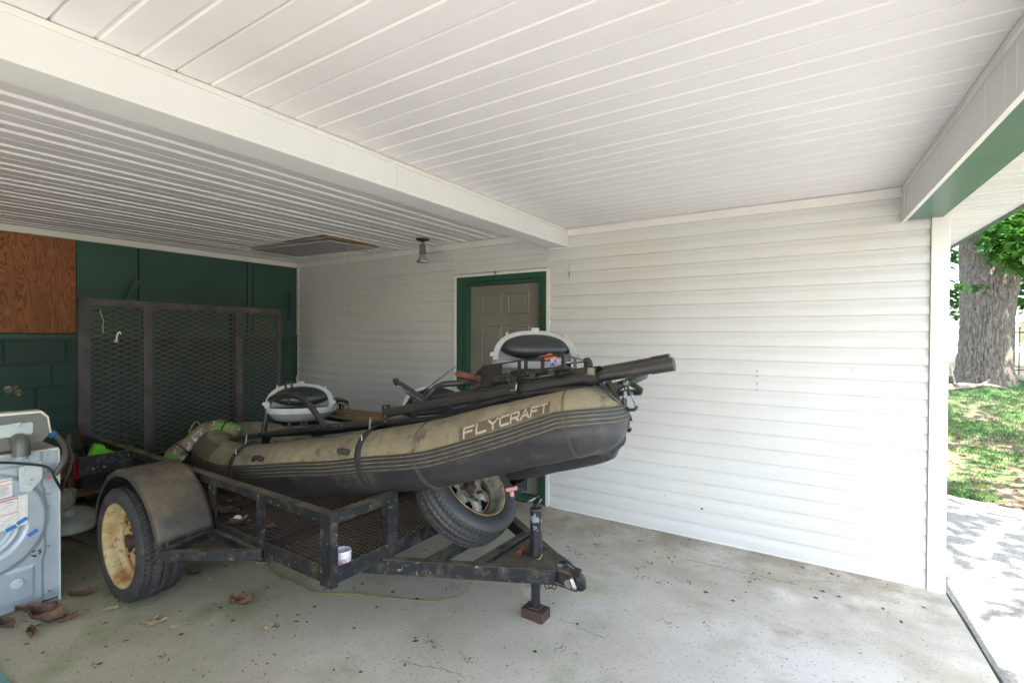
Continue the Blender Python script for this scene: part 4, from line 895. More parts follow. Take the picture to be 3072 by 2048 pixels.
def seat(c, wd, yaw_, tilt=0, bowl=True, pan=None):
    """swivel boat seat seen from its low reclined back: pan, bowl, arched rim, cushion"""
    Mt = Matrix.Translation(c) @ Matrix.Rotation(R(yaw_), 4, 'Z') @ Matrix.Rotation(R(tilt), 4, 'Y')
    W_ = wd/2; P = lambda x, y, z: Mt @ Vector((x*W_, y*W_, z*W_))
    # pan rim: rounded oval ring
    mb = MB(); n = 40
    def oval(k, a=1.0, b_=.82, p=2.6):
        t_ = 2*math.pi*k/n; cx, sx = math.cos(t_), math.sin(t_); return (a*math.copysign(abs(cx)**(2/p), cx), .55+b_*math.copysign(abs(sx)**(2/p), sx))
    rows = [(.80, .0), (.86, .045), (.98, .05), (1.0, .0), (.985, -.11), (.93, -.12)]
    vs = [P(oval(k, s_, .82*s_)[0], oval(k, s_, .82*s_)[1], h) for s_, h in rows for k in range(n)]
    mb.add(vs, [(i*n+k, i*n+(k+1) % n, (i+1)*n+(k+1) % n, (i+1)*n+k) for i in range(len(rows)-1) for k in range(n)])
    S = mb.build('seat', pan or shell_m, T, smooth=True, auto=45)
    if bowl:
        rows = [(.95, -.10), (.90, -.20), (.78, -.33), (.55, -.40), (.0, -.41)]
        mb = MB(); vs = [P(oval(k, s_, .82*s_)[0], oval(k, s_, .82*s_)[1], h) for s_, h in rows for k in range(n)]
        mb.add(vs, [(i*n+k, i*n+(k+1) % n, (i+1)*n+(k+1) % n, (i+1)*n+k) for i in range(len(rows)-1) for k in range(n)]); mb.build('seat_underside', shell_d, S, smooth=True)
    rows = [(.84, .0), (.6, -.04), (0.01, -.05)]
    mb = MB(); vs = [P(oval(k, s_, .82*s_)[0], oval(k, s_, .82*s_)[1], h) for s_, h in rows for k in range(n)]
    mb.add(vs, [(i*n+k, i*n+(k+1) % n, (i+1)*n+(k+1) % n, (i+1)*n+k) for i in range(len(rows)-1) for k in range(n)]); mb.build('seat_cushion', cush_m, S, smooth=True)
    # arched backrest shell: inner/outer arch extruded in depth, leaning away
    H_ = .68
    def arch(t_, s_, dep):  # t 0..1 left to right
        a = math.pi*(1-t_); x = .95*s_*math.copysign(abs(math.cos(a))**.85, math.cos(a)); z = H_*s_*math.sin(a)**.72
        return (x, .05+dep+.42*z, .05+z)
    mb = MB(); n2 = 48; rows = [(.84, .0), (.86, -.05), (.98, -.05), (1.0, .0), (1.0, .12), (.86, .14)]
    vs = [P(*arch(i/n2, s_, dp)) for s_, dp in rows for i in range(n2+1)]; w2 = n2+1
    mb.add(vs, [(j*w2+i, j*w2+i+1, ((j+1) % 6)*w2+i+1, ((j+1) % 6)*w2+i) for j in range(6) for i in range(n2)])
    B = mb.build('backrest', shell_m, T, smooth=True, auto=45)
    # notched tabs on the rim
    for t_, w_, h in ((.5, .085, .09), (.28, .02, .10), (.74, .02, .10), (.03, .05, .07), (.97, .05, .07)):
        x, y, z = arch(t_, 1.0, 0); vs = [P(x+sx*w_, y+dy, z+dz) for dz in (-.05, h*.6) for sx, dy in ((-1, -.07), (1, -.07), (1, .10), (-1, .10))]; mb = MB(); mb.hexa(vs); mb.build('rim_tab', shell_m, B)
    mb = MB(); m1, m2 = 8, 40; vs = []
    for j in range(m1+1):
        s_ = 1-j/m1; bz = math.sqrt(max(0, 1-s_*s_))
        for i in range(m2):
            a = 2*math.pi*i/m2; x = .80*s_*math.cos(a); sa = math.sin(a)
            z = H_*(.40+s_*(.46*abs(sa)**.85 if sa > 0 else -.36*abs(sa)))
            vs.append(P(x, .10+.42*z-.26*bz, .05+z+.05*bz))
    mb.add(vs, [(j*m2+i, j*m2+(i+1) % m2, (j+1)*m2+(i+1) % m2, (j+1)*m2+i) for j in range(m1) for i in range(m2)]); m2 = 24; mb.build('back_cushion', cush_m, B, smooth=True)
    mb = MB(); vs = []   # shell closing the back
    for j in range(6):
        s_ = .9*(1-j/5)
        for i in range(m2+1):
            a = math.pi*(1-i/m2); x = .95*s_*math.cos(a); z = H_*s_*math.sin(a)**.72; vs.append(P(x, .10+.42*z+.12*math.sqrt(max(0, 1-(s_/.9)**2)), .05+z))
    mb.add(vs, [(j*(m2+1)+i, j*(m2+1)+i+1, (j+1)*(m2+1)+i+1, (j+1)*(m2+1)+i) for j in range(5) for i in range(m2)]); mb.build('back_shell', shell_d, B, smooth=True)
    for dx in (-.22, .24):
        mb = MB(); mb.tube([P(dx, -.27, -.36), P(dx, -.30, -.40)], .005, 6); mb.build('bolt', steel, S)
    mb = MB(); mb.tube([P(0, .5, -.4), P(0, .5, -.5)], .035, 12); mb.hexa([P(x, y, z) for z in (-.56, -.5) for x, y in ((-.5, .1), (.5, .1), (.5, .9), (-.5, .9))]); 
    if bowl: mb.build('pedestal', frame_m, S)
seat((-3.14, 2.10, 1.010), .48, 46, 0); seat((-1.335, 2.27, 1.385), .475, 29, 1, bowl=False); seat((-2.14, 2.38, 1.055), .42, 40, -5, bowl=False, pan=cush_m)

# rack tray at the bow
mb = MB(); q0 = Vector((-1.577,2.04,1.298)); q1 = Vector((-1.021,2,1.386)); q2 = Vector((-1.043,2.3,1.346)); q3 = q0+(q2-q1)
up = Vector((0, 0, 1)); hgt = .052
def wall(mb, a, b_, h, holes, th=.004, taper=False):
    """perforated wall: solid bars framing window cut-outs; holes = [(u0,u1)]"""
    n_ = (b_-a).normalized().cross(up).normalized()*th/2
    def slab(u0, u1, v0, v1):
        A = a.lerp(b_, u0); B = a.lerp(b_, u1); k = [A+up*h*v0, B+up*h*v0, B+up*h*v1, A+up*h*v1]
        mb.hexa([k[0]-n_, k[1]-n_, k[1]+n_, k[0]+n_, k[3]-n_, k[2]-n_, k[2]+n_, k[3]+n_])
    slab(0, 1, 0, .16); slab(0, 1, .88, 1); u = 0
    for h0, h1 in holes: slab(u, h0, .16, .88); u = h1
    slab(u, 1, .16, .88)
tb = MB(); q0m = q0.lerp(q1, .14)
wall(tb, q0m, q1, .066, [(.26, .46), (.50, .54), (.58, .74), (.78, .97)]); wall(tb, q1, q2, .060, [(.06, .40), (.5, .92)]); wall(tb, q3.lerp(q2, .14), q2, .06, [(.22, .44), (.52, .72), (.80, .96)])
tr_o = tb.build('bow_tray', black_p, T)
tb = MB(); tb.hexa([q0-up*.02, q1-up*.006, q2-up*.006, q3-up*.02, q0-up*.008, q1, q2, q3-up*.008]); 
for i in range(5): tb.bar(q0.lerp(q1, .12+i*.19)-up*.014, q3.lerp(q2, .12+i*.19)-up*.014, .03, .016)
tb.build('tray_floor', black_p, tr_o)
tb = MB(); tb.hexa([q0+up*x for x in (0,)]*1+[q0m, q0m+(q3-q0)*.6, q3]+[q0+up*.012, q0m+up*.066, q0m+(q3-q0)*.6+up*.066, q3+up*.012]); tb.build('tray_end', black_p, tr_o)
tb = MB()
for i in range(14):
    p = q0.lerp(q1, rnd.random()).lerp(q3.lerp(q2, rnd.random()), .1)+up*rnd.uniform(-.012, .004)+Vector((0, -.03, 0)); a = rnd.uniform(0, 3); tb.bar(p, p+Vector((.016*math.cos(a), -.005, .009*math.sin(a))), .003, .002)
o_ = tb.build('leaf_debris', speck_m, tr_o); o_['kind'] = 'stuff'
mb = MB(); mb.tube([(-1.587,2.04,1.287), (-1.295,2.06,1.319), (-1.036,2.08,1.356), (-0.957,2.15,1.369)], .019, 10); mb.tube([(-1.547,2.03,1.265), (-1.496,2.03,1.293)], .022, 8); mb.build('tray_support', frame_m, F, smooth=True, auto=40)
mb = MB(); mb.hexa([(-1.568,2.02,1.282), (-1.514,2.02,1.258), (-1.559,2.08,1.25), (-1.614,2.08,1.275), (-1.571,2.02,1.3), (-1.41,2.02,1.299), (-1.451,2.08,1.292), (-1.618,2.08,1.293)]); mb.build('clamp_plate', black_p, F, bevel=.004)
# bow ties: webbing, rings and carabiner
def ribbon(mb, pts, wd, side):
    P = spline(pts, 6); s_ = Vector(side).normalized()*wd/2; vs = [q for p in P for q in (p-s_, p+s_)]
    mb.add(vs, [(2*i, 2*i+1, 2*i+3, 2*i+2) for i in range(len(P)-1)])
mb = MB(); ribbon(mb, [(-0.82,2.02,1.334), (-0.793,2.03,1.277), (-0.77,2.04,1.232), (-0.747,2.06,1.187), (-0.746,2.08,1.162)], .030, (1, .2, .3)); ribbon(mb, [(-0.846,1.93,1.323), (-0.793,1.93,1.299), (-0.763,1.97,1.257), (-0.741,2,1.221)], .009, (1, .2, .9))
ribbon(mb, [(-0.805,2,1.333), (-0.771,2,1.268), (-0.746,2.03,1.216), (-0.735,2.06,1.172)], .012, (1, .2, .3)); ribbon(mb, [(-0.738,2.08,1.322), (-0.712,2.08,1.312), (-0.686,2.08,1.295)], .022, (.2, 0, 1)); ribbon(mb, [(-0.764,2.06,1.317), (-0.781,2.06,1.297), (-0.798,2.06,1.286)], .014, (.2, 0, 1))
ribbon(mb, [(-0.846,2,1.33), (-0.822,2,1.303), (-0.788,2,1.292), (-0.781,2,1.331)], .026, (1, 0, .2))
o = mb.build('bow_strap', strap_m, T, smooth=True); md = o.modifiers.new('thick', 'SOLIDIFY'); md.thickness = .003
mb = MB(); mb.tube([(-0.743,2.05,1.173), (-0.74,2.05,1.148), (-0.738,2.05,1.135), (-0.731,2.05,1.139), (-0.731,2.05,1.164)], .004, 6)
mb.tube([(-0.755,2.04,1.343), (-0.75,2.03,1.324), (-0.737,2.03,1.321), (-0.741,2.04,1.343)], .006, 6); mb.build('bow_ring', steel, T, smooth=True)
mb = MB(); mb.lathe([(.001, 0), (.012, 0), (.018, -.004), (.012, -.008), (.001, -.009)], Matrix.Translation((-0.743,2.06,1.133)) @ Matrix.Rotation(R(90), 4, 'X') @ Matrix.Rotation(R(-25), 4, 'Y'), 16); mb.build('ring_patch', navy, T, smooth=True)
cab = [(-0.733,2.02,1.299), (-0.744,2.02,1.284), (-0.747,2.02,1.243), (-0.742,2.02,1.226), (-0.723,2.02,1.22), (-0.7,2.02,1.223), (-0.693,2.02,1.241), (-0.71,2.02,1.277), (-0.72,2.02,1.298)]
mb = MB(); mb.tube(spline(cab, 6, closed=True), .0072, 10, closed=True); mb.tube([(-0.743,2.02,1.284), (-0.746,2.02,1.243)], .0115, 10); o = mb.build('carabiner', jack_m, smooth=True, auto=40); tag(o, 'black screw carabiner hanging off the raft bow', 'carabiner')
mb = MB(); mb.tube(spline([(-0.752,2.03,1.317), (-0.747,2.03,1.305), (-0.731,2.02,1.294), (-0.73,2.02,1.287), (-0.733,2.02,1.3), (-0.732,2.03,1.312), (-0.735,2.03,1.331)], 5), .0035, 6); mb.build('bow_cord', cable_m, T, smooth=True)

# two long black poles strapped along the frame
def pole(a, b_, r, lab):
    a, b_ = Vector(a), Vector(b_); d = (b_-a); T_ = thing('support_pole', lab, 'pole', tuple(a), 'black poles strapped along the raft frame')
    mb = MB(); mb.tube([a, b_], r, 20); mb.build('shaft', frame_m, T_, smooth=True, auto=40)
    mb = MB(); mb.tube([a+d*.945, b_+d*.004], r+.003, 20); mb.build('end_cap', frame_m, T_, smooth=True, auto=40); return T_
P1 = pole((-2.11,1.95,1.093), (-0.554,2.05,1.416), .0255, 'nearer and longer black pole of the strapped pair, jutting past the bow'); P2 = pole((-1.844,2.02,1.173), (-0.583,2.1,1.431), .0225, 'upper black pole of the strapped pair, half hidden behind the nearer one')
mb = MB(); p = Vector((-2.095,1.93,1.103)); mb.box((p.x-.016, p.y-.012, p.z-.034), (p.x+.012, p.y+.03, p.z+.036)); e = mb.build('end_plate', black_p, P1, bevel=.003)
for q in ((-2.074,1.915,1.131), (-2.072,1.915,1.081), (-2.1,1.94,1.048)): mb = MB(); mb.tube([q, (q[0], q[1]-.006, q[2])], .005, 8); mb.build('bolt', steel, e)
mb = MB()
for k, (px_) in enumerate([((-1.267,1.985,1.277), .016), ((-0.886,2.01,1.355), .028)]):
    c, w_ = Vector(px_[0]), px_[1]; axis_ = Vector((1, .07, .17)).normalized(); u = Vector((0, 1, 0)); v = axis_.cross(u).normalized()
    pts = []
    for i in range(17):
        a = 2*math.pi*i/16; pts.append(c+u*(.043*math.cos(a)+.018)+v*(.040*math.sin(a)))
    s_ = axis_*w_; vs = [q for p in pts for q in (p-s_, p+s_)]; mb.add(vs, [(2*i, 2*i+1, 2*i+3, 2*i+2) for i in range(16)])
o = mb.build('pole_strap', strap_m, P1, smooth=True)
mb = MB(); ribbon(mb, [(-0.886,1.98,1.39), (-0.884,1.97,1.412), (-0.9,1.98,1.432)], .03, (1, 0, .15)); mb.build('strap_tail', strap_m, P1, smooth=True).modifiers.new('t', 'SOLIDIFY').thickness = .006
mb = MB(); mb.box((-0.883,1.955,1.394), (-0.853,1.945,1.364)); mb.build('buckle', groove_m, P1, bevel=.002)
mb = MB(); p = (-1.269,1.94,1.273); q = (-1.235,1.94,1.305); mb.tube([p, (-1.239,1.94,1.279), q], .004, 6); mb.build('wing_buckle', steel, P1)
mb = MB(); ribbon(mb, [(-1.265,1.96,1.285), (-1.293,1.96,1.314), (-1.299,1.96,1.347)], .012, (1, 0, .1)); mb.build('strap_tail', strap_m, P1)
# fishing rod tip, wooden handle, wrappers, cases
mb = MB(); mb.tube([(-2.128,2.12,1.121), (-1.947,2.16,1.251), (-1.767,2.2,1.38)], [.0042, .0034, .0016], 6); o = mb.build('rod_tip', cable_m, smooth=True); tag(o, 'thin black fishing rod tip slanting up in front of the door frame', 'fishing rod')
T4 = thing('hammer', 'tool with a red-brown wooden handle lying at the left end of the bow tray', 'tool', (-1.524,2,1.322))
mb = MB(); mb.tube([(-1.642,2,1.331), (-1.63,2,1.33), (-1.586,2,1.325), (-1.545,2,1.322), (-1.524,2,1.322)], [.014, .018, .016, .013, .016], 14); mb.build('handle', handle_r, T4, smooth=True, auto=50)
mb = MB(); mb.bar((-1.535,2.01,1.321), (-1.492,2.01,1.311), .02, .03); mb.build('head', hub_m, T4, bevel=.004)
mb = MB(); c = Vector((-1.163,2.12,1.414)); n_ = 9; vs = []
for i in range(n_):
    for j in range(5): vs.append(c+Vector((-.07+.14*i/(n_-1), .05*(j/4)-.02, .012*math.sin(i*1.3)*math.cos(j)+.02*math.sin(math.pi*i/(n_-1))-.012*(j == 0))))
mb.add(vs, [(i*5+j, i*5+j+1, (i+1)*5+j+1, (i+1)*5+j) for i in range(n_-1) for j in range(4)]); mb.cur = 0
o = mb.build('snack_wrapper', orange, smooth=True); tag(o, 'crumpled orange wrapper lying in the bow tray', 'wrapper')
mb = MB(); c = Vector((-1.09,2.06,1.408)); mb.box(c+Vector((-.035, 0, -.018)), c+Vector((.04, .012, .018))); o = mb.build('lure_packet', bluew, bevel=.003); tag(o, 'small blue and orange packet propped behind the tray wall', 'packet')
T5 = thing('storage_case', 'flat black case with small white lettering at the raft stern', 'case', (-3.7, 2.35, .72))
a, b_ = Vector((-4.487,2.35,0.699)), Vector((-4.016,2.35,0.762)); b_.z = a.z; h = Vector((0, 0, -.10))
mb = MB(); mb.hexa([a+h, b_+h, b_+h+Vector((-.02, .3, 0)), a+h+Vector((-.02, .3, 0)), a, b_, b_+Vector((-.02, .3, 0)), a+Vector((-.02, .3, 0))]); mb.build('case_body', black_p, T5, bevel=.006)
ft = lambda u, v: a+(b_-a)*(.18+.30*u)+h*(.62-.28*v)+Vector((0, -.0035, 0))
mb = text_mesh(MB(), 'FLYCRAFT', ft, cw=1.2, gap=.35, th=.15, sub=1); mb.build('case_lettering', white_l, T5)
# dusty box behind the stern seat with white lettering, and the board it sits on
T6 = thing('cooler_box', 'dusty black box with bold white COM lettering behind the stern seat', 'box', (-3.289,2.55,0.933))
a, b_ = Vector((-4.062,2.72,0.887)), Vector((-3.387,2.72,0.978)); b_.z = a.z = b_.z; hh_ = Vector((0, 0, -.088*1.25)); dpt = Vector((-.22, .10, .0))
mb = MB(); mb.hexa([a+hh_, b_+hh_, b_+hh_+dpt, a+hh_+dpt, a, b_, b_+dpt, a+dpt]); mb.build('box_body', black_p, T6, bevel=.004)
mb = MB(); e_ = Vector((0, 0, .002)); mb.hexa([a+e_*0, b_, b_+dpt, a+dpt, a+e_, b_+e_, b_+dpt+e_, a+dpt+e_]); mb.build('dusty_lid', wood_o, T6)
L_ = (b_-a); n_ = L_.cross(Vector((0, 0, 1))).normalized()
if n_.y > 0: n_ = -n_
fw_ = lambda u0, u1: (lambda u, v: a+L_*(u0+(u1-u0)*u)+hh_*(.86-.68*v)+n_*.004)
mb = text_mesh(MB(), '.COM', fw_(.775, .985), cw=.62, gap=.28, th=.17, sub=1); mb.build('box_lettering', white_l, T6)
mb = text_mesh(MB(), 'MWSPEY', fw_(.30, .56), cw=.7, gap=.3, th=.16, sub=1); mb.build('box_lettering', white_l, T6)
mb = MB(); k = [Vector((-3.254,2.45,0.939)), Vector((-2.737,2.35,0.949)), Vector((-2.731,2.6,0.952)), Vector((-3.804,2.95,0.858))]
mb.hexa([p-Vector((0, 0, .03)) for p in k]+k); o = mb.build('dusty_board', wood_o, bevel=.003); tag(o, 'dusty wooden board lying across the raft beside the lettered box', 'board')
# ------------------------------------------------------------------ washing machine shown from its back
T = thing('washing_machine', 'pulled-out washing machine showing its pale blue metal back at the left edge', 'washing machine', (-4.0, .63, 0))
WX, WY0, WY1, WH = -3.745, .285, .972, .867
mb = MB(); mb.box((WX-.66, WY0, .012), (WX-.035, WY1, WH-.004)); mb.build('cabinet', dirty_w, T, bevel=.006)
def sstep(a, b_, x): t_ = max(0, min(1, (x-a)/(b_-a))); return t_*t_*(3-2*t_)
cy, cz, cr_ = .640, .505, .295
def relief(y, z):
    d = math.hypot(y-cy, (z-cz)); h = 0
    h += .016*(1-sstep(cr_-.03, cr_, d))                       # raised drum cover
    h -= .008*sstep(cr_-.095, cr_-.085, d)*0
    h -= .009*(1-sstep(cr_-.105, cr_-.09, d))                  # dished centre
    h += .006*(1-abs(d-(cr_-.13))/.012 if abs(d-(cr_-.13)) < .012 else 0)
    if d < cr_-.16 and abs(z-cz-.02) > .018: h -= .004
    # stepped side flange
    e = .897+.012*sstep(.25, .3, z)-.012*sstep(.62, .68, z); h -= .010*sstep(e, e+.008, y)
    # lower pump cover recess
    if z < .25: h += .006*sstep(.0, .01, min(.862-y, .235-z, z-.06)+.005)
    if z < .05: h -= .006*sstep(.045, .035, z)
    # upper rib
    h += .006*(1-sstep(.006, .016, abs(z-.815)))*(1-sstep(.84, .85, y))
    return h
mb = MB(); ny, nz_ = 120, 150
vs = [(WX-.006+relief(WY0+(WY1-.004-WY0)*i/ny, .012+(WH-.016)*j/nz_), WY0+(WY1-.004-WY0)*i/ny, .012+(WH-.016)*j/nz_) for j in range(nz_+1) for i in range(ny+1)]
mb.add(vs, [(j*(ny+1)+i, j*(ny+1)+i+1, (j+1)*(ny+1)+i+1, (j+1)*(ny+1)+i) for j in range(nz_) for i in range(ny)])
BP = mb.build('back_panel', gal, T, smooth=True, auto=50)
mb = MB(); mb.box((WX-.02, WY1-.006, 0), (WX+.006, WY1+.003, WH)); mb.build('corner_flange', cream if False else gal2, BP)
mb = MB(); mb.box((WX-.66, WY0, WH-.004), (WX-.002, WY1+.001, WH+.010)); mb.build('top_panel', wtop, T, bevel=.004)
mb = MB(); mb.add([(WX+.0145, y, z) for y, z in ((.80, .80), (.895, .818), (.895, .72), (.845, .655), (.80, .67))], [(0, 1, 2, 3, 4)]); mb.build('cover_plate', gal2, BP).modifiers.new('t', 'SOLIDIFY').thickness = .004
mb = MB(); mb.ext([(WY0, .895), (.855, .895), (.862, .92), (.905, .925), (.935, .96), (.925, 1.055), (.895, 1.095), (WY0, 1.10)], WX-.05, WX-.004, 0); C_ = mb.build('control_panel', console, T, bevel=.004)
mb = MB(); mb.ext([(WY0, 1.09), (.895, 1.085), (.922, 1.055), (.934, .965), (.941, .965), (.930, 1.06), (.90, 1.098), (WY0, 1.112)], WX-.09, WX+.002, 0); mb.build('panel_trim', cream, C_, bevel=.003)
mb = MB(); mb.ext([(WY0, .965), (.855, .972), (.862, .982), (.864, 1.03), (.855, 1.04), (WY0, 1.035)], WX-.006, WX+.0015, 0); mb.build('metal_plate', gal2, C_, bevel=.001)
mb = MB(); mb.box((WX, .775, 1.02), (WX+.018, .805, 1.045)); mb.tube([(WX+.015, .80, 1.03), (WX+.015, .81, 1.045)], .006, 6); mb.build('latch', gal2, C_, bevel=.002)
e0 = Vector((WX+.045, .803, .88)); mb = MB(); mb.tube(spline([(WX-.0, .80, .948), (WX+.022, .802, .950), (WX+.045, .803, .935), (WX+.048, .803, .90), (WX+.048, .803, .868)], 6), [.036]*20+[.038]*5, 20); mb.build('drain_elbow', elbow_m, T, smooth=True, auto=50)
mb = MB(); mb.tube([(WX+.048, .803, .872), (WX+.048, .803, .848)], [.032, .028], 18); mb.build('elbow_inlet', gal, T, smooth=True, auto=50)
for (y, z) in ((.927, .84), (.927, .62), (.927, .545), (.927, .75), (.927, .32), (.927, .06)):
    mb = MB(); mb.tube([(WX-.012, y, z), (WX-.005, y, z)], .006, 10); mb.build('screw', steel, BP)
mb = MB(); mb.tube([(WX+.0, .790, .165), (WX+.010, .790, .165)], .026, 16); mb.tube([(WX+.0, .790, .165), (WX+.016, .790, .165)], .013, 14); mb.build('drain_plug', gal2, BP)
for (y, z, a) in ((.862, .315, .5), (.885, .312, .5), (.858, .292, -.4), (.888, .298, .9), (.868, .285, .2)):
    mb = MB(); d = Vector((0, math.cos(a), math.sin(a)))*.007; c = Vector((WX-.0005, y, z)); mb.bar(c-d, c+d, .006, .003, up=(1, 0, 0)); mb.build('vent_slot', cable_m, BP)
def decal(y0, z0, y1, z1, skew, lines, name='label'):
    X_ = WX+.0125
    f = lambda u, v: (X_, y0+(y1-y0)*u, z0+(z1-z0)*v+skew*u)
    mb = MB(); mb.quad(f(0, 0), f(1, 0), f(1, 1), f(0, 1)); o = mb.build(name, label_m, BP)
    X_ += .0006
    ri = MB(); ki = MB()
    for kind, u0, v0, u1, v1 in lines:
        (ri if kind else ki).quad(f(u0, v0), f(u1, v0), f(u1, v1), f(u0, v1))
    if ri.v: ri.build('label_band', red_i, o)
    if ki.v: ki.build('fine_print', ink, o)
ln = [(1, .0, .93, .72, .97), (1, .0, .48, .72, .50)]
for i in range(26):
    v = .05+.88*rnd.random(); u = .05+.45*rnd.random(); 
    if .44 < v < .54: continue
    ln.append((0, u, v, u+rnd.uniform(.04, .2), v+.008))
for u in (.02, .70): ln.append((0, u, .03, u+.006, .45)); ln.append((0, u, .53, u+.006, .92))
decal(.70, .47, .836, .635, .012, ln)
decal(.70, .645, .775, .745, .006, [(1, 0, .88, 1, .92), (1, 0, .66, 1, .69)]+[(0, .0, .1+.06*i, .9-.3*rnd.random(), .115+.06*i) for i in range(9)])
for (y, z, a, l_) in ((.812, .505, .5, .030), (.768, .478, .35, .028), (.855, .425, .55, .030)):
    mb = MB(); d = Vector((0, math.cos(a), math.sin(a)))*l_/1.3; c = Vector((WX+.0165, y, z)); mb.bar(c-d, c+d, .020, .002, up=(1, 0, 0)); mb.build('tape_scrap', blue_t, BP)
mb = MB(); mb.tube(spline([(-3.7,0.672,0.862), (-3.7,0.761,0.838), (-3.7,0.841,0.813), (-3.7,0.897,0.791), (-3.69,0.92,0.77), (-3.68,0.932,0.731), (-3.69,0.952,0.682), (-3.72,0.98,0.627)], 6), .0065, 8); mb.build('power_cord', cable_m, T, smooth=True)
mb = MB(); mb.tube([(-3.69,0.906,0.722), (-3.69,0.925,0.727)], .007, 8); mb.build('cord_tag', red_i, T)
mb = MB(); mb.tube(spline([(-3.86,0.943,0.979), (-3.84,0.977,0.94), (-3.8,1,0.892), (-3.76,1.004,0.853), (-3.72,0.99,0.813), (-3.7,0.967,0.774), (-3.69,0.938,0.736)], 8), .016, 12); mb.build('drain_hose', hose_m, T, smooth=True)
mb = MB(); mb.tube([(-3.825,0.957,0.955), (-3.815,0.971,0.936)], .022, 10); mb.build('tape_wrap', blue_t, T, smooth=True)
mb = MB(); mb.tube(spline([(-3.9,0.959,0.972), (-3.9,1.008,0.92), (-3.9,1.052,0.867), (-3.9,1.074,0.796), (-3.9,1.067,0.723), (-3.9,1.044,0.653), (-3.95,1.046,0.599)], 8), .0055, 8); mb.build('ground_wire', hose_m, T, smooth=True)
mb = MB(); mb.tube(spline([(-3.9,1.031,0.603), (-3.9,1.056,0.592), (-3.9,1.079,0.549), (-3.9,1.08,0.507), (-3.9,1.065,0.482)], 8), .003, 6); mb.build('loose_wire', hose_m, T, smooth=True)

# ------------------------------------------------------------------ clutter between the washer and the trailer
def slab4(name, pts, th, mat, lab, cat, group=None):
    mb = MB(); P = [Vector(p) for p in pts]; mb.hexa([p-Vector((0, 0, th)) for p in P]+P); o = mb.build(name, mat, bevel=.002); tag(o, lab, cat, group); return o
mb = MB(); mb.box((-5.52, 1.30, .30), (-5.44, 1.95, .50)); o = mb.build('timber_block', wood_o, bevel=.004); tag(o, 'upper pale timber beam of the pile behind the washing machine', 'timber', 'timbers stacked behind the trailer')
mb = MB(); mb.box((-5.50, 1.28, .13), (-5.40, 2.0, .295)); o = mb.build('timber_block', wood_d, bevel=.004); tag(o, 'dark lower timber beam of the pile behind the washing machine', 'timber', 'timbers stacked behind the trailer')
mb = MB(); mb.box((-5.80, 1.2, 0), (-5.53, 2.2, .26)); o = mb.build('crate', wood_d, bevel=.006); tag(o, 'dark wooden crate against the foot of the block wall', 'crate')
for i, (x, z, m_, lb) in enumerate(((-5.2, .235, wood_o, 'pale edged plank on top of the low plank pile by the trailer wheel'), (-5.05, .165, wood_d, 'dark middle plank of the low pile by the trailer wheel'), (-4.9, .09, wood_d, 'bottom plank of the low pile by the trailer wheel'))):
    mb = MB(); mb.box((x-.11, 1.2+.03*i, z-.03), (x+.07, 2.6, z)); o = mb.build('plank', m_, bevel=.003); tag(o, lb, 'plank', 'planks lying behind the trailer wheel')
    mb = MB(); mb.box((x-.09, 1.5, 0), (x+.05, 1.58, z-.031)); mb.box((x-.09, 2.3, 0), (x+.05, 2.38, z-.031)); mb.build('spacer', wood_d, o)
slab4('painted_board', [(-4.846,1.268,0.04), (-4.391,1.324,0.04), (-4.566,1.402,0.04), (-4.847,1.33,0.04)], .012, board_m, 'pale green board lying flat behind the washing machine', 'board')
slab4('plywood_scrap', [(-4.761,1.246,0.1), (-4.667,1.434,0.1), (-5.245,1.633,0.1), (-5.211,1.431,0.1)], .01, wood_o, 'brown plywood scrap lying in front of the planks by the wheel', 'board')
T = thing('pedestal_fan_base', 'dirty white round plastic base standing behind the washing machine', 'fan base', (-4.3, 1.12, .1))
c = (-4.35,1.17,0.255); mb = MB(); mb.lathe([(.001, .10), (.03, .10), (.05, .06), (.15, .045), (.175, .02), (.178, .0), (.17, -.01), (.001, -.01)], Matrix.Translation((c[0], c[1], c[2])) @ Matrix.Rotation(R(12), 4, 'Y'), 36); mb.build('base', dirty_w, T, smooth=True, auto=40)
mb = MB(); mb.lathe([(.001, .21), (.085, .21), (.075, .12), (.045, .09), (.001, .09)], Matrix.Translation((c[0]-.02, c[1]-.03, c[2])), 24); mb.build('cup', dirty_w, T, smooth=True, auto=40)
mb = MB(); a, b_ = (-5.3,1.443,0.7), (-5.3,1.441,0.514); mb.tube([a, ((a[0]+b_[0])/2, a[1]-.004, (a[2]+b_[2])/2), b_], [.017, .022, .026], 10); mb.tube([b_, (b_[0]+.02, b_[1]+.02, 0)], .02, 8); o = mb.build('broom_handle', wood_o, smooth=True, auto=50); tag(o, 'pale wooden broom handle standing against the block wall', 'broom')
mb = MB(); c = (-4.6,1.424,0.664); mb.hexa([(c[0]-.05, c[1]-.07, c[2]-.06), (c[0]+.03, c[1]-.07, c[2]-.07), (c[0]+.03, c[1]+.08, c[2]-.05), (c[0]-.05, c[1]+.08, c[2]-.05), (c[0]-.05, c[1]-.02, c[2]+.05), (c[0]+.03, c[1]-.03, c[2]+.045), (c[0]+.03, c[1]+.08, c[2]+.015), (c[0]-.05, c[1]+.08, c[2]+.02)])
mb.tube([(c[0], c[1]+.07, c[2]), (c[0], c[1]+.15, c[2]-.015)], .009, 8); o = mb.build('leaf_blower_nozzle', lime, bevel=.008); tag(o, 'bright lime green plastic housing behind the rear side rail', 'power tool')
mb = MB(); mb.box((c[0]-.05, c[1]-.12, c[2]-.10), (c[0]+.02, c[1]-.02, c[2]-.04)); mb.box((c[0]-.04, c[1]-.10, .40), (c[0]+.02, c[1]+.1, c[2]-.06)); mb.build('motor_body', black_p, o, bevel=.006)
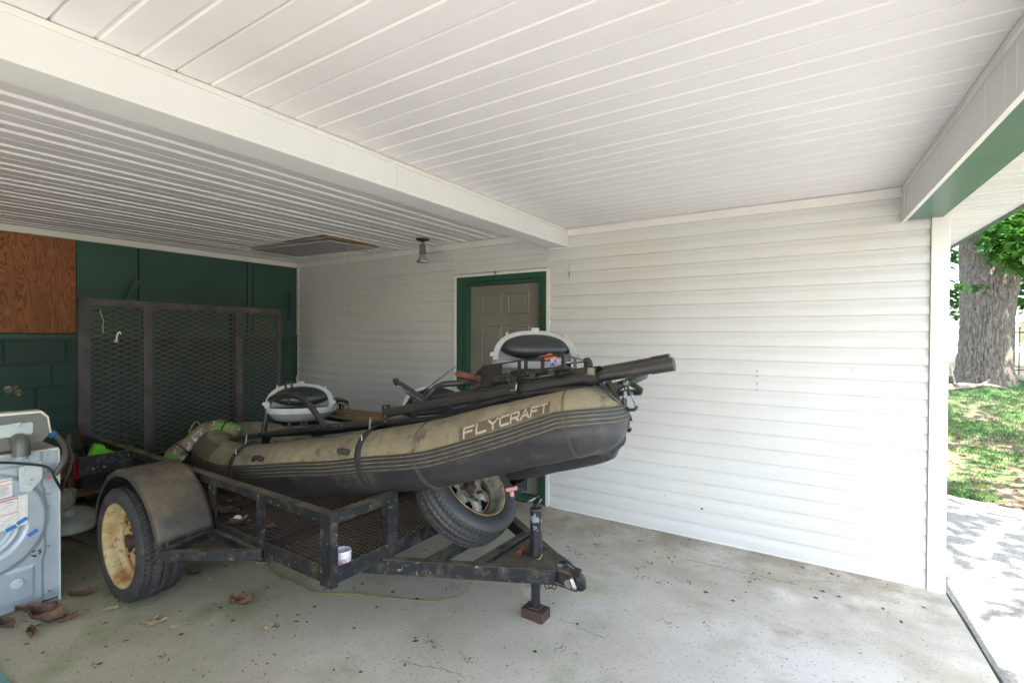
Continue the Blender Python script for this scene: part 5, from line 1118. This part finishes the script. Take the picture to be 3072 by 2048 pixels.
# teal sheet poking in at the camera's left foot
slab4('teal_sheet', [(-3.30, .60, .012), (-2.98, .615, .012), (-2.86, .35, .012), (-3.35, .30, .012)], .01, teal_m, 'corner of a teal and white sheet on the floor at the lower left', 'sheet')

# ------------------------------------------------------------------ patterned bag lashed over the stern
bp = spline([(-4,2.154,0.745), (-4.05,2.096,0.77), (-4.15,2.048,0.778), (-4.22,1.988,0.748), (-4.27,1.936,0.692), (-4.3,1.879,0.635), (-4.3,1.817,0.584), (-4.28,1.753,0.543)], 8)
br_ = [.035, .055, .065, .06, .062, .068, .072, .05]
def bagpt(i, a, d=0):
    p = bp[i]; r_ = br_[min(7, i//8)]*(1-(i % 8)/8)+br_[min(7, i//8+1)]*((i % 8)/8)+d
    r_ *= 1+.22*noise.noise(Vector((i*.16, math.cos(a)*1.6, math.sin(a)*1.6)))+.08*abs(math.sin(a*5+i*.3))
    t_ = (bp[min(i+1, len(bp)-1)]-bp[max(i-1, 0)]).normalized(); u = t_.cross(Vector((1, 0, 0))).normalized(); v = t_.cross(u)
    return p+u*(r_*math.cos(a))+v*(r_*math.sin(a))
mb = MB(); n_, m_ = len(bp), 28
mb.v = [tuple(bagpt(i, 2*math.pi*k/m_)) for i in range(n_) for k in range(m_)]
for i in range(n_-1):
    for k in range(m_):
        mb.f.append([i*m_+k, i*m_+(k+1) % m_, (i+1)*m_+(k+1) % m_, (i+1)*m_+k])
        q = (k/m_*2+.35*noise.noise(Vector((i*.12, k*.3, 4)))) % 1
        mb.mi.append(2 if (.30 < q < .42 and i > 26) else 0 if (q < .16 or (i < 14 and q > .5) or i > 50) else 1)
mb.f += [list(range(m_))[::-1], [(n_-1)*m_+k for k in range(m_)]]; mb.mi += [0, 0]
o = mb.build('patterned_bag', [bag_g, bag_t, bag_w], smooth=True); tag(o, 'green tan and white patterned bag tied over the raft stern corner', 'bag')
for i in (10, 42): mb = MB(); mb.tube([bagpt(i, 2*math.pi*k/16, .005) for k in range(16)], .006, 6, closed=True); mb.build('tie_cord', cable_m, o, smooth=True)
c = bp[30]; mb = MB(); mb.tube([c+Vector((-.02, -.05+.10*j/8, .05+.075*math.sin(math.pi*j/8))) for j in range(9)], .006, 6); mb.build('bag_loop', bag_t, o, smooth=True)

# ------------------------------------------------------------------ mug, cap, wire on and under the trailer
T = thing('coffee_mug', 'white and pink mug with a dark rose print standing behind the front corner post', 'mug', (-1.985, 1.535, .40))
mc = Vector((-1.972, 1.548, .404)); Mt = Matrix.Translation(mc); rm = .040; hm = .098
mb = MB(); mb.lathe([(.001, .0), (.034, .0), (.038, .004), (rm, .018), (rm, hm*.68)], Mt, 32); mb.build('mug_lower', mug_p, T, smooth=True, auto=50)
mb = MB(); mb.lathe([(rm, hm*.68), (rm, hm-.003), (rm-.0015, hm), (rm-.004, hm-.002), (rm-.004, .01), (.001, .008)], Mt, 32); mb.build('mug_body', mug_m, T, smooth=True, auto=50)
hd = Vector((-.78, -.62, 0)).normalized(); mb = MB(); mb.tube(spline([mc+hd*(rm-.002)+Vector((0, 0, .078)), mc+hd*(rm+.018)+Vector((0, 0, .076)), mc+hd*(rm+.026)+Vector((0, 0, .05)), mc+hd*(rm+.016)+Vector((0, 0, .025)), mc+hd*(rm-.002)+Vector((0, 0, .022))], 5), .0055, 8); mb.build('mug_handle', mug_m, T, smooth=True)
def mugp(u, v): a = -.62+u/rm; return mc+Vector(((rm+.0008)*math.cos(a), (rm+.0008)*math.sin(a), .047+v))
mb = MB()
def stroke(pts, w_):
    for (a, b_) in zip(pts[:-1], pts[1:]):
        l_ = math.hypot(b_[0]-a[0], b_[1]-a[1]) or 1; nx_, ny_ = -(b_[1]-a[1])/l_*w_/2, (b_[0]-a[0])/l_*w_/2
        mb.quad(mugp(a[0]+nx_, a[1]+ny_), mugp(a[0]-nx_, a[1]-ny_), mugp(b_[0]-nx_, b_[1]-ny_), mugp(b_[0]+nx_, b_[1]+ny_))
for k in range(5): r_ = .003+.0032*k; stroke([(r_*math.cos(a+k)*(1+.14*math.sin(5*a+k)), .004+r_*math.sin(a+k)*.85) for a in [i*.42 for i in range(13)]], .0013)
stroke([(-.014, -.008), (-.020, -.016), (-.010, -.018), (-.012, -.010)], .0014); stroke([(.010, -.010), (.020, -.018), (.012, -.020), (.008, -.012)], .0014); stroke([(0, -.012), (.002, -.022)], .0014)
mb.build('rose_print', rose_i, T)
mb = MB(); mb.lathe([(.001, .008), (.012, .008), (.022, .012), (.027, .024), (.0275, .03), (.025, .03), (.021, .016), (.001, .012)], Matrix.Translation((-2.985,1.593,0.41)) @ Matrix.Rotation(R(38), 4, 'X') @ Matrix.Rotation(R(25), 4, 'Y'), 28); o = mb.build('bottle_cap', mug_m, smooth=True, auto=50); tag(o, 'small white plastic cap lying on the mesh deck among leaves', 'cap')
mb = MB(); c = Vector((-3.176,1.857,0.012))
wp = [tuple(c), (-2.965,1.818,0.008), (-2.767,1.818,0.008), (-2.555,1.82,0.008), (-2.454,1.874,0.008), (-2.352,1.937,0.008), (-2.231,1.983,0.008), (-2.143,2.022,0.008), (-1.932,2.121,0.008), (-1.866,2.195,0.01), (-1.789,2.2,0.044), (-1.691,2.16,0.136), (-1.602,2.1,0.241)]
mb.tube(spline(wp, 8), .0032, 6); o = mb.build('trailer_wire', wire_y, smooth=True); tag(o, 'long yellow-green trailer wire trailing across the floor under the tongue', 'wire')
mb = MB(); mb.bar(c+Vector((-.05, -.015, 0)), c+Vector((.03, .02, .0)), .02, .014); mb.build('wire_plug', bag_t, o, bevel=.003)
mb = MB(); mb.tube(spline([(-1.426,2.27,0.31), (-1.382,2.27,0.328), (-1.314,2.28,0.341), (-1.298,2.29,0.36), (-1.303,2.3,0.369)], 5), .004, 6)
o = mb.build('coupler_wire', wire_y, smooth=True); tag(o, 'short yellow wire wrapped round the foot of the trailer jack', 'wire')
mb = MB(); mb.tube(spline([(-1.433,2.27,0.199), (-1.419,2.27,0.157), (-1.398,2.27,0.135), (-1.377,2.28,0.111)], 5), .004, 6)
mb.build('hanging_wire', wire_y, o, smooth=True)

# ------------------------------------------------------------------ dry leaves and crumbs
def leaf_mb(L_, W_, curl, seed, lobes=0):
    rr = random.Random(seed); mb = MB(); n_, m_ = 12, 6; vs = []
    for i in range(n_+1):
        t_ = i/n_; w_ = W_*math.sin(math.pi*min(1, t_*1.02+.01))**.9*(1+.25*noise.noise(Vector((t_*9, seed, 1)))+lobes*.45*math.sin(t_*15+.5))
        for j in range(m_+1):
            s_ = (j/m_-.5)*2; 
            vs.append((L_*(t_-.5), w_*s_*.5*(1-.25*abs(s_)*curl), abs(s_)**1.6*W_*.55*curl+.3*curl*L_*(t_-.5)**2*2+.10*L_*(noise.noise(Vector((t_*5+seed, s_*2.2, 0)))+.5)+.001))
    mb.add(vs, [(i*(m_+1)+j, i*(m_+1)+j+1, (i+1)*(m_+1)+j+1, (i+1)*(m_+1)+j) for i in range(n_) for j in range(m_)])
    mb.tube([(-L_*.5, 0, .004), (-L_*.72, .004, .006)], .0014, 5); return mb
def leaf(p, L_, W_, curl, rz, seed, lab, mat=leaf_b, lobes=0, group='dry leaves on the concrete'):
    o = leaf_mb(L_, W_, curl, seed, lobes).build('dry_leaf', mat, smooth=True); o.location = p; o.rotation_euler = (0, 0, rz); tag(o, lab, 'leaf', group)
leaf((-3.485,0.847,0), .20, .13, .9, .5, 1, 'largest curled brown leaf in front of the washing machine')
leaf((-3.418,0.891,0), .15, .06, .8, 1.0, 2, 'narrow folded leaf touching the right side of the largest leaf')
leaf((-3.662,0.852,0), .19, .07, .6, .9, 3, 'long brown leaf half under the washing machine corner')
leaf((-3.585,0.903,0), .13, .05, .5, .4, 4, 'thin torn leaf just behind the largest leaf')
leaf((-3.602,0.72,0), .15, .08, .6, .2, 5, 'crumpled leaf below the washing machine near the left edge')
leaf((-3.396,0.77,0), .09, .055, .9, -.2, 6, 'small cupped leaf in front of the other leaves at lower left')
leaf((-3.661,1.044,0), .13, .07, .8, .9, 7, 'single curled leaf between the washing machine and the tyre')
leaf((-3.345,1.079,0), .075, .03, .7, 1.0, 8, 'small pale bean-shaped leaf in front of the trailer tyre', leaf_p)
for i, q in enumerate(((-3.009,1.128,0), (-2.986,1.168,0), (-3.022,1.161,0))): leaf(q, .085, .03, .7, .4+i*.8, 20+i, ['left shred of the pale leaf litter in front of the fender', 'right shred of the pale leaf litter in front of the fender', 'middle shred of the pale leaf litter in front of the fender'][i], leaf_p)
leaf((-2.803,1.506,0), .12, .08, .9, .7, 30, 'curled brown leaf on the open floor right of the tyre', lobes=.6)
leaf((-2.452,1.466,0), .05, .03, 1.0, 1.5, 31, 'tiny rolled leaf standing on the floor near the bottom centre', leaf_p)
leaf((-3.386,1.532,0), .10, .05, .6, .5, 32, 'dark leaf on the floor just under the fender bracket', lobes=.8)
for i, (q, L_) in enumerate((((-3.185,1.621,0.41), .17), ((-2.945,1.56,0.41), .16), ((-2.915,1.59,0.41), .12), ((-2.731,1.634,0.41), .10), ((-3.349,1.774,0.41), .12))):
    leaf(q, L_, L_*.6, .35, .6+i, 40+i, ['orange-brown lobed leaf on the mesh deck nearest the fender', 'brown leaf lying under the white cap on the deck', 'pale lobed leaf right of the white cap on the deck', 'small tan leaf beside the second side post on the deck', 'dark leaf farther in on the deck behind the side rail'][i], leaf_b, .7, 'leaves on the trailer deck')
mb = MB()
for i in range(5200):
    x = rnd.uniform(-5.5, .5); y = rnd.uniform(.1, 3.88)
    d = .16+.84*sstep(-.8, -3.2, x); 
    if y > 3.35: d = max(d, .75)
    if rnd.random() > d: continue
    s_ = rnd.choice([.003, .003, .004, .004, .005, .006, .008, .015])*rnd.uniform(.6, 1.3); a = rnd.uniform(0, 6.3); e = rnd.uniform(.25, .8)
    ca, sa = math.cos(a)*s_, math.sin(a)*s_; h = rnd.uniform(.001, .004)
    mb.add([(x-ca, y-sa, .0008), (x+sa*e, y-ca*e, h), (x+ca, y+sa, .0008), (x-sa*e, y+ca*e, h*.6)], [(0, 1, 2), (0, 2, 3)])
for i in range(30):   # broken bits swept into little heaps
    x0 = rnd.uniform(-3.6, -.2); y0 = rnd.uniform(.9, 3.8)
    for k in range(14):
        x = x0+rnd.gauss(0, .03); y = y0+rnd.gauss(0, .02); a = rnd.uniform(0, 3.1); l_ = rnd.uniform(.004, .014)
        mb.tube([(x, y, .002), (x+l_*math.cos(a), y+l_*math.sin(a), rnd.uniform(.002, .008))], .0012, 4)
o = mb.build('leaf_crumbs', speck_m); tag(o, 'brown leaf crumbs and twigs scattered over the concrete floor', None, kind='stuff')

# ------------------------------------------------------------------ outdoors: oak, branches, fence, neighbour's house, grass
base = (2.442,13.265,0.563); BX, BY = base[0], base[1]; BZ = gz(BX, BY)-.02
T = thing('oak_tree', 'big old oak with deeply furrowed bark beyond the corner post', 'tree', (BX, BY, BZ))
vd = Vector((BX, BY, 0)).normalized(); vr = Vector((vd.y, -vd.x, 0))       # toward the tree, and to its right
cr2 = Vector((math.cos(yaw), math.sin(yaw), 0)); cf2 = Vector((-math.sin(yaw), math.cos(yaw), 0))
sc_ = 9.8/1490.67*.5102
def px2(x, y): return ((x-680)*sc_, (1290-y)*sc_)
prof = []
for (y, xl, xr) in ((1345, 440, 905), (1315, 470, 880), (1270, 498, 862), (1200, 524, 848), (1100, 540, 838), (980, 550, 842), (850, 552, 852), (720, 548, 866), (640, 546, 876), (590, 544, 884), (540, 542, 872), (490, 540, 830), (440, 540, 780), (390, 540, 752), (330, 538, 742), (200, 530, 740), (0, 528, 735), (-250, 520, 730), (-600, 500, 700)):
    a, h = px2(xl, y); b_, _ = px2(xr, y); prof.append(((a+b_)/2, (b_-a)/2*.80, h))
NT = 280; mb = MB(); vs = []; P_ = spline([(c, r_, h) for c, r_, h in prof], 16)
for (c, r_, h) in P_:
    for k in range(NT):
        a = 2*math.pi*k/NT; n1 = noise.noise(Vector((math.cos(a)*7, math.sin(a)*7, h*1.6))); n2 = noise.noise(Vector((math.cos(a)*17+n1, math.sin(a)*17, h*6)))
        fur = -(1-abs(math.sin(a*30+5*n1+h*.5+2.6*n2)))**2.0*.06+.014*n2+.015
        flare = 1+.12*max(0, .5-h)*math.sin(a*5+1)
        rr_ = r_*flare+fur*(.6+.8*abs(n2))+.02*n1
        q = Vector((BX, BY, BZ+.0))+cr2*c+vr*(rr_*math.cos(a))+vd*(rr_*math.sin(a)+r_*.9)+Vector((0, 0, h)); vs.append(q)
m = len(P_); mb.add(vs, [(i*NT+k, i*NT+(k+1) % NT, (i+1)*NT+(k+1) % NT, (i+1)*NT+k) for i in range(m-1) for k in range(NT)]); mb.build('trunk', bark_m, T, smooth=True)
TC = Vector((BX, BY, BZ))+vd*.5
mb = MB(); c0 = TC+vr*.30+Vector((0, 0, 2.55))
mb.tube(spline([c0, c0+vr*.55-vd*.3+Vector((0, 0, .35)), c0+vr*1.6-vd*1.2+Vector((0, 0, 1.2)), c0+vr*3.0-vd*3.0+Vector((0, 0, 2.2))], 6), [.30]*4+[.24]*5+[.16]*5+[.1]*5, 12)
mb.tube(spline([TC+Vector((0, 0, 5.5)), TC-vd*2+vr*1+Vector((0, 0, 7.0)), TC-vd*5+vr*1.2+Vector((0, 0, 7.8)), TC-vd*8.5+vr*1.6+Vector((0, 0, 7.4))], 6), [.22]*6+[.16]*6+[.08]*7, 10)
mb.tube(spline([TC+Vector((0, 0, 6.2)), TC-vr*2.5+Vector((0, 0, 7.6)), TC-vr*5+vd*1+Vector((0, 0, 8.2))], 6), [.2]*6+[.12]*7, 10)
mb.build('limb', bark_m, T, smooth=True)
LEAFP = [(0, 0), (.12, .10), (.30, .08), (.34, .24), (.22, .34), (.42, .40), (.50, .62), (.30, .60), (.22, .72), (.20, .92), (0, 1.05), (-.20, .92), (-.22, .72), (-.30, .60), (-.50, .62), (-.42, .40), (-.22, .34), (-.34, .24), (-.30, .08), (-.12, .10)]
def leaves(mb, c, r3, n_, size, rr, droop=.5):
    for _ in range(n_):
        while True:
            p = Vector((rr.uniform(-1, 1), rr.uniform(-1, 1), rr.uniform(-1, 1)))
            if p.length < 1: break
        p = Vector((c[0]+p.x*r3[0], c[1]+p.y*r3[1], c[2]+p.z*r3[2]))
        a = rr.uniform(0, 6.28); tl = rr.gauss(-.35, .45)*droop*2; u = Vector((math.cos(a)*math.cos(tl), math.sin(a)*math.cos(tl), math.sin(tl)))
        s_ = u.cross(Vector((rr.gauss(0, .35), rr.gauss(0, .35), 1))).normalized(); nn = s_.cross(u)
        k = size*rr.uniform(.7, 1.25); mb.add([p+u*(q[1]*k)+s_*(q[0]*k)+nn*(-.25*abs(q[0])*k) for q in LEAFP], [tuple(range(20))])
rr = random.Random(11); mb = MB()
def at_px(x, y, d):   # hanging sprays near the trunk: position = tree plane offset
    a, h = px2(x, y); return Vector((BX, BY, BZ))+cr2*a-cf2*d+Vector((0, 0, h))
SP = [(2.467,12.133,3.645),(2.659,12.016,3.451),(2.533,11.811,3.195),(2.341,11.806,3.214),(2.268,11.756,3.066),(2.633,11.873,2.992),(2.442,11.868,2.949),(2.74,12.059,2.803),(2.473,12.004,2.728),(1.954,12.021,2.452),(2.161,12.155,2.459),(2.219,14.951,3.468),(2.205,14.939,3.236),(2.295,15.109,2.705),(2.266,15.085,2.393),(2.35,15.136,2.12),(3.414,15.359,2.707),(3.512,15.418,2.368),(3.319,15.061,2.87),(3.419,15.355,2.142),(3.005,12.956,3.365),(3.66,15.283,2.834),(2.849,13.102,3.983),(3.337,13.416,3.792),(2.179,12.546,3.922),(2.7,12.403,3.578),(2.391,11.961,3.442),(2.712,12.046,3.127),(2.26,14.989,4.242)]
for c, (rx, rz_, n_) in zip(SP, [(0.45, 0.22, 120), (0.5, 0.3, 170), (0.42, 0.2, 130), (0.28, 0.14, 60), (0.2, 0.09, 26), (0.4, 0.22, 120), (0.26, 0.13, 52), (0.22, 0.16, 50), (0.07, 0.05, 5), (0.1, 0.02, 7), (0.14, 0.03, 9), (0.2, 0.16, 34), (0.16, 0.14, 22), (0.22, 0.2, 40), (0.2, 0.2, 36), (0.12, 0.18, 20), (0.3, 0.25, 70), (0.32, 0.2, 60), (0.3, 0.2, 50), (0.2, 0.08, 12), (0.6, 0.6, 260), (0.5, 0.5, 160), (0.5, 0.4, 200), (0.8, 0.7, 300), (0.8, 0.35, 150), (0.35, 0.3, 140), (0.3, 0.14, 60), (0.3, 0.25, 110), (0.6, 0.3, 120)]):
    leaves(mb, c, (rx, rx*.8, rz_), n_, .135, rr)
# high crown that dapples the drive and lawn
for i in range(150):
    a = rr.uniform(0, 6.28); q = rr.uniform(0, 1)**.5*7.5
    c = TC+Vector((math.cos(a)*q, math.sin(a)*q, 7.2+rr.uniform(-1.2, 3.0)-q*.12))
    if c.y < 3.0: continue
    leaves(mb, c, (1.1, 1.1, .7), 120, .16, rr, .3)
mb.build('crown', leaf_m, T)
# second tree standing in the yard to the right of the camera; its crown throws the dappled shade
T = thing('shade_tree', 'leafy tree in the yard beside the driveway whose crown shades it', 'tree', (7.2, -1.6, -.05))
mb = MB(); mb.tube(spline([(7.2, -1.6, -.1), (7.1, -1.5, 1.6), (7.0, -1.4, 3.2), (6.4, -1.0, 5.2), (5.6, -.4, 7.0)], 6), [.34]*6+[.27]*6+[.2]*6+[.12]*7, 16); mb.tube(spline([(7.0, -1.4, 3.2), (5.2, .2, 4.6), (3.4, 1.4, 5.6), (2.2, 2.0, 6.2)], 6), [.16]*6+[.11]*6+[.06]*7, 12); mb.build('trunk', bark_m, T, smooth=True)
mb = MB(); rr = random.Random(5)
for i in range(130):
    c = Vector((rr.uniform(.9, 9), rr.uniform(-5.0, 6.2), rr.uniform(5.0, 8.0)))
    if c.x < 4 and -1.5 < c.y < 4 and rr.random() < .38: continue
    if c.x < 1.6 and c.z < 5.6: c.z += 1
    leaves(mb, c, (.75, .75, .35), 78, .125, rr, .2)
mb.build('crown', leaf_m, T)
# fallen limb and twigs at the oak's foot
T = thing('fallen_branch', 'grey fallen branch lying across the foot of the oak', 'branch', (BX-.6, BY-.6, BZ))
def gq(p, dz=0): return (p[0], p[1], gz(p[0], p[1])+.04+dz)
mb = MB(); mb.tube(spline([gq((1.767,12.289,0.605), 0), gq((2.014,12.486,0.603), .02), gq((2.237,12.536,0.612), .01), gq((2.398,12.522,0.623), .03), gq((2.567,12.452,0.639), 0), gq((2.628,12.373,0.649), -.01)], 6), [.045]*8+[.038]*10+[.025]*8+[.012]*5, 9); mb.build('main_limb', twig_m, T, smooth=True)
mb = MB(); mb.tube(spline([gq((1.745,11.978,0.63), 0), gq((1.95,12.087,0.633), .02), gq((2.173,12.303,0.628), .03), gq((2.371,12.623,0.613), .07), gq((2.443,12.729,0.608), .12)], 6), [.03]*10+[.02]*10+[.008]*5, 8); mb.build('side_limb', twig_m, T, smooth=True)
mb = MB(); mb.tube(spline([gq((1.891,12.311,0.611), .03), gq((1.851,12.285,0.611), .22), gq((1.816,12.262,0.61), .33), gq((1.779,12.238,0.61), .38)], 5), [.018]*6+[.012]*5+[.006]*5, 7); mb.build('upright_twig', twig_m, T, smooth=True)
# iron fence
f0 = (3.751,17.331,0.128); fx, fy = f0[0], f0[1]
T = thing('iron_fence', 'black iron picket fence starting right behind the oak', 'fence', (fx, fy, gz(fx, fy)))
fd = Vector((.93, -.36, 0)).normalized(); 
def fz(i): q = Vector((fx, fy, 0))+fd*i; return Vector((q.x, q.y, gz(q.x, q.y)))
for k in range(3):
    q = fz(k*2.3); mb = MB(); mb.box((q.x-.03, q.y-.03, q.z-.05), (q.x+.03, q.y+.03, q.z+1.24)); mb.lathe([(.001, .1), (.03, .08), (.04, .045), (.03, .015), (.02, 0)], Matrix.Translation((q.x, q.y, q.z+1.235)), 12); mb.build('fence_post', iron, T)
for h in (.14, .56, 1.08): mb = MB(); mb.bar(fz(0)+Vector((0, 0, h)), fz(4.6)+Vector((0, 0, h)), .02, .03); mb.build('fence_rail', iron, T)
for k in range(1, 42):
    if k % 21 == 0: continue
    q = fz(k*.11); mb = MB(); mb.tube([q+Vector((0, 0, .04)), q+Vector((0, 0, 1.17)), q+Vector((0, 0, 1.175)), q+Vector((0, 0, 1.24))], [.012, .012, .022, .001], 6); mb.build('picket', iron, T)
# neighbour's pale house
T = thing('neighbour_house', 'pale sunlit house with a low grey roof across the lawn', 'house', (6, 34, .6))
h0 = Vector((5.057,39.047,-0.516)); h1 = Vector((12.588,39.178,-0.208)); hd_ = (h1-h0); hd_.z = 0; hn = Vector((-hd_.y, hd_.x, 0)).normalized()*6
A = Vector((h0.x, h0.y, .3)); B_ = Vector((h1.x, h1.y, .3)); up4 = Vector((0, 0, 3.3))
mb = MB(); mb.hexa([A, B_, B_+hn, A+hn, A+up4, B_+up4, B_+hn+up4, A+hn+up4]); mb.build('wall', nb_wall, T)
ov = hn.normalized()*-.5; ed = hd_.normalized()*.5; E_ = Vector((0, 0, 1.7))
mb = MB(); a0, a1, a2, a3 = A+up4+ov-ed, B_+up4+ov+ed, B_+up4+hn-ov+ed, A+up4+hn-ov-ed; r0, r1 = (a0+a3)/2+E_, (a1+a2)/2+E_
mb.add([a0, a1, a2, a3, r0, r1], [(0, 1, 5, 4), (2, 3, 4, 5), (0, 4, 3), (1, 2, 5), (0, 3, 2, 1)]); mb.build('roof', nb_roof, T)
for t_ in (.12, .42, .58, .8):
    c = A.lerp(B_, t_)+Vector((0, 0, .9)); n0 = -hn.normalized()*.03; ww = hd_.normalized()*.7
    mb = MB(); mb.hexa([c-ww+n0*0, c+ww+n0*0, c+ww+n0, c-ww+n0]+[q+Vector((0, 0, 1.2)) for q in (c-ww, c+ww, c+ww+n0, c-ww+n0)]); wn = mb.build('window', nb_glass, T)
    mb = MB()
    for zz in (-.06, 1.2): q = c+Vector((0, 0, zz)); mb.hexa([q-ww*1.1, q+ww*1.1, q+ww*1.1+n0*2, q-ww*1.1+n0*2]+[s_+Vector((0, 0, .08)) for s_ in (q-ww*1.1, q+ww*1.1, q+ww*1.1+n0*2, q-ww*1.1+n0*2)])
    mb.build('window_frame', vinyl_t, wn)
# grass and ground cover
mb = MB(); rr = random.Random(3)
for i in range(90000):
    y = 6.0+rr.random()**1.25*9.5; x = rr.uniform(.02, .48)*y-.2+.3
    if y < far[1][1]+.05 and x < 3: continue
    dn = noise.noise(Vector((x*1.4, y*1.1, 7)))
    th = .22 if y > 8.3 else (-.05+.28*(8.3-y)/2.3)*-1+.0
    keep = (dn+.6 if y > 8.2 else dn+.12-(8.2-y)*.06)
    if rr.random() > max(.03, min(1, keep*2.6)): continue
    z = gz(x, y); h = rr.uniform(.025, .06); a = rr.uniform(0, 6.28); w_ = rr.uniform(.0025, .005); l_ = rr.uniform(.2, .9)*h
    dx, dy = math.cos(a), math.sin(a)
    mb.add([(x-dy*w_, y+dx*w_, z-.004), (x+dy*w_, y-dx*w_, z-.004), (x+dx*l_*.5, y+dy*l_*.5, z+h*.7), (x+dx*l_, y+dy*l_, z+h)], [(0, 1, 2), (0, 2, 3)])
o = mb.build('grass', grass_m); tag(o, 'patchy bright green grass on the lawn behind the driveway', None, kind='stuff')
mb = MB()
for i in range(1500):
    y = 6.0+rr.random()**1.6*6; x = rr.uniform(.05, .45)*y
    if y < 6.42 and rr.random() < .5: continue
    z = gz(x, y); a = rr.uniform(0, 6.28); s_ = rr.uniform(.01, .035)
    mb.add([(x+s_*math.cos(a), y+s_*math.sin(a), z+.012), (x-s_*.5*math.sin(a), y+s_*.5*math.cos(a), z+rr.uniform(.008, .03)), (x-s_*math.cos(a), y-s_*math.sin(a), z+.01), (x+s_*.5*math.sin(a), y-s_*.5*math.cos(a), z+rr.uniform(.006, .02))], [(0, 1, 2, 3)])
o = mb.build('leaf_litter', speck_m); tag(o, 'dead leaf litter on the bare soil at the edge of the lawn', None, kind='stuff')
for o in sc.objects:
    if '_b' in o: del o['_b']
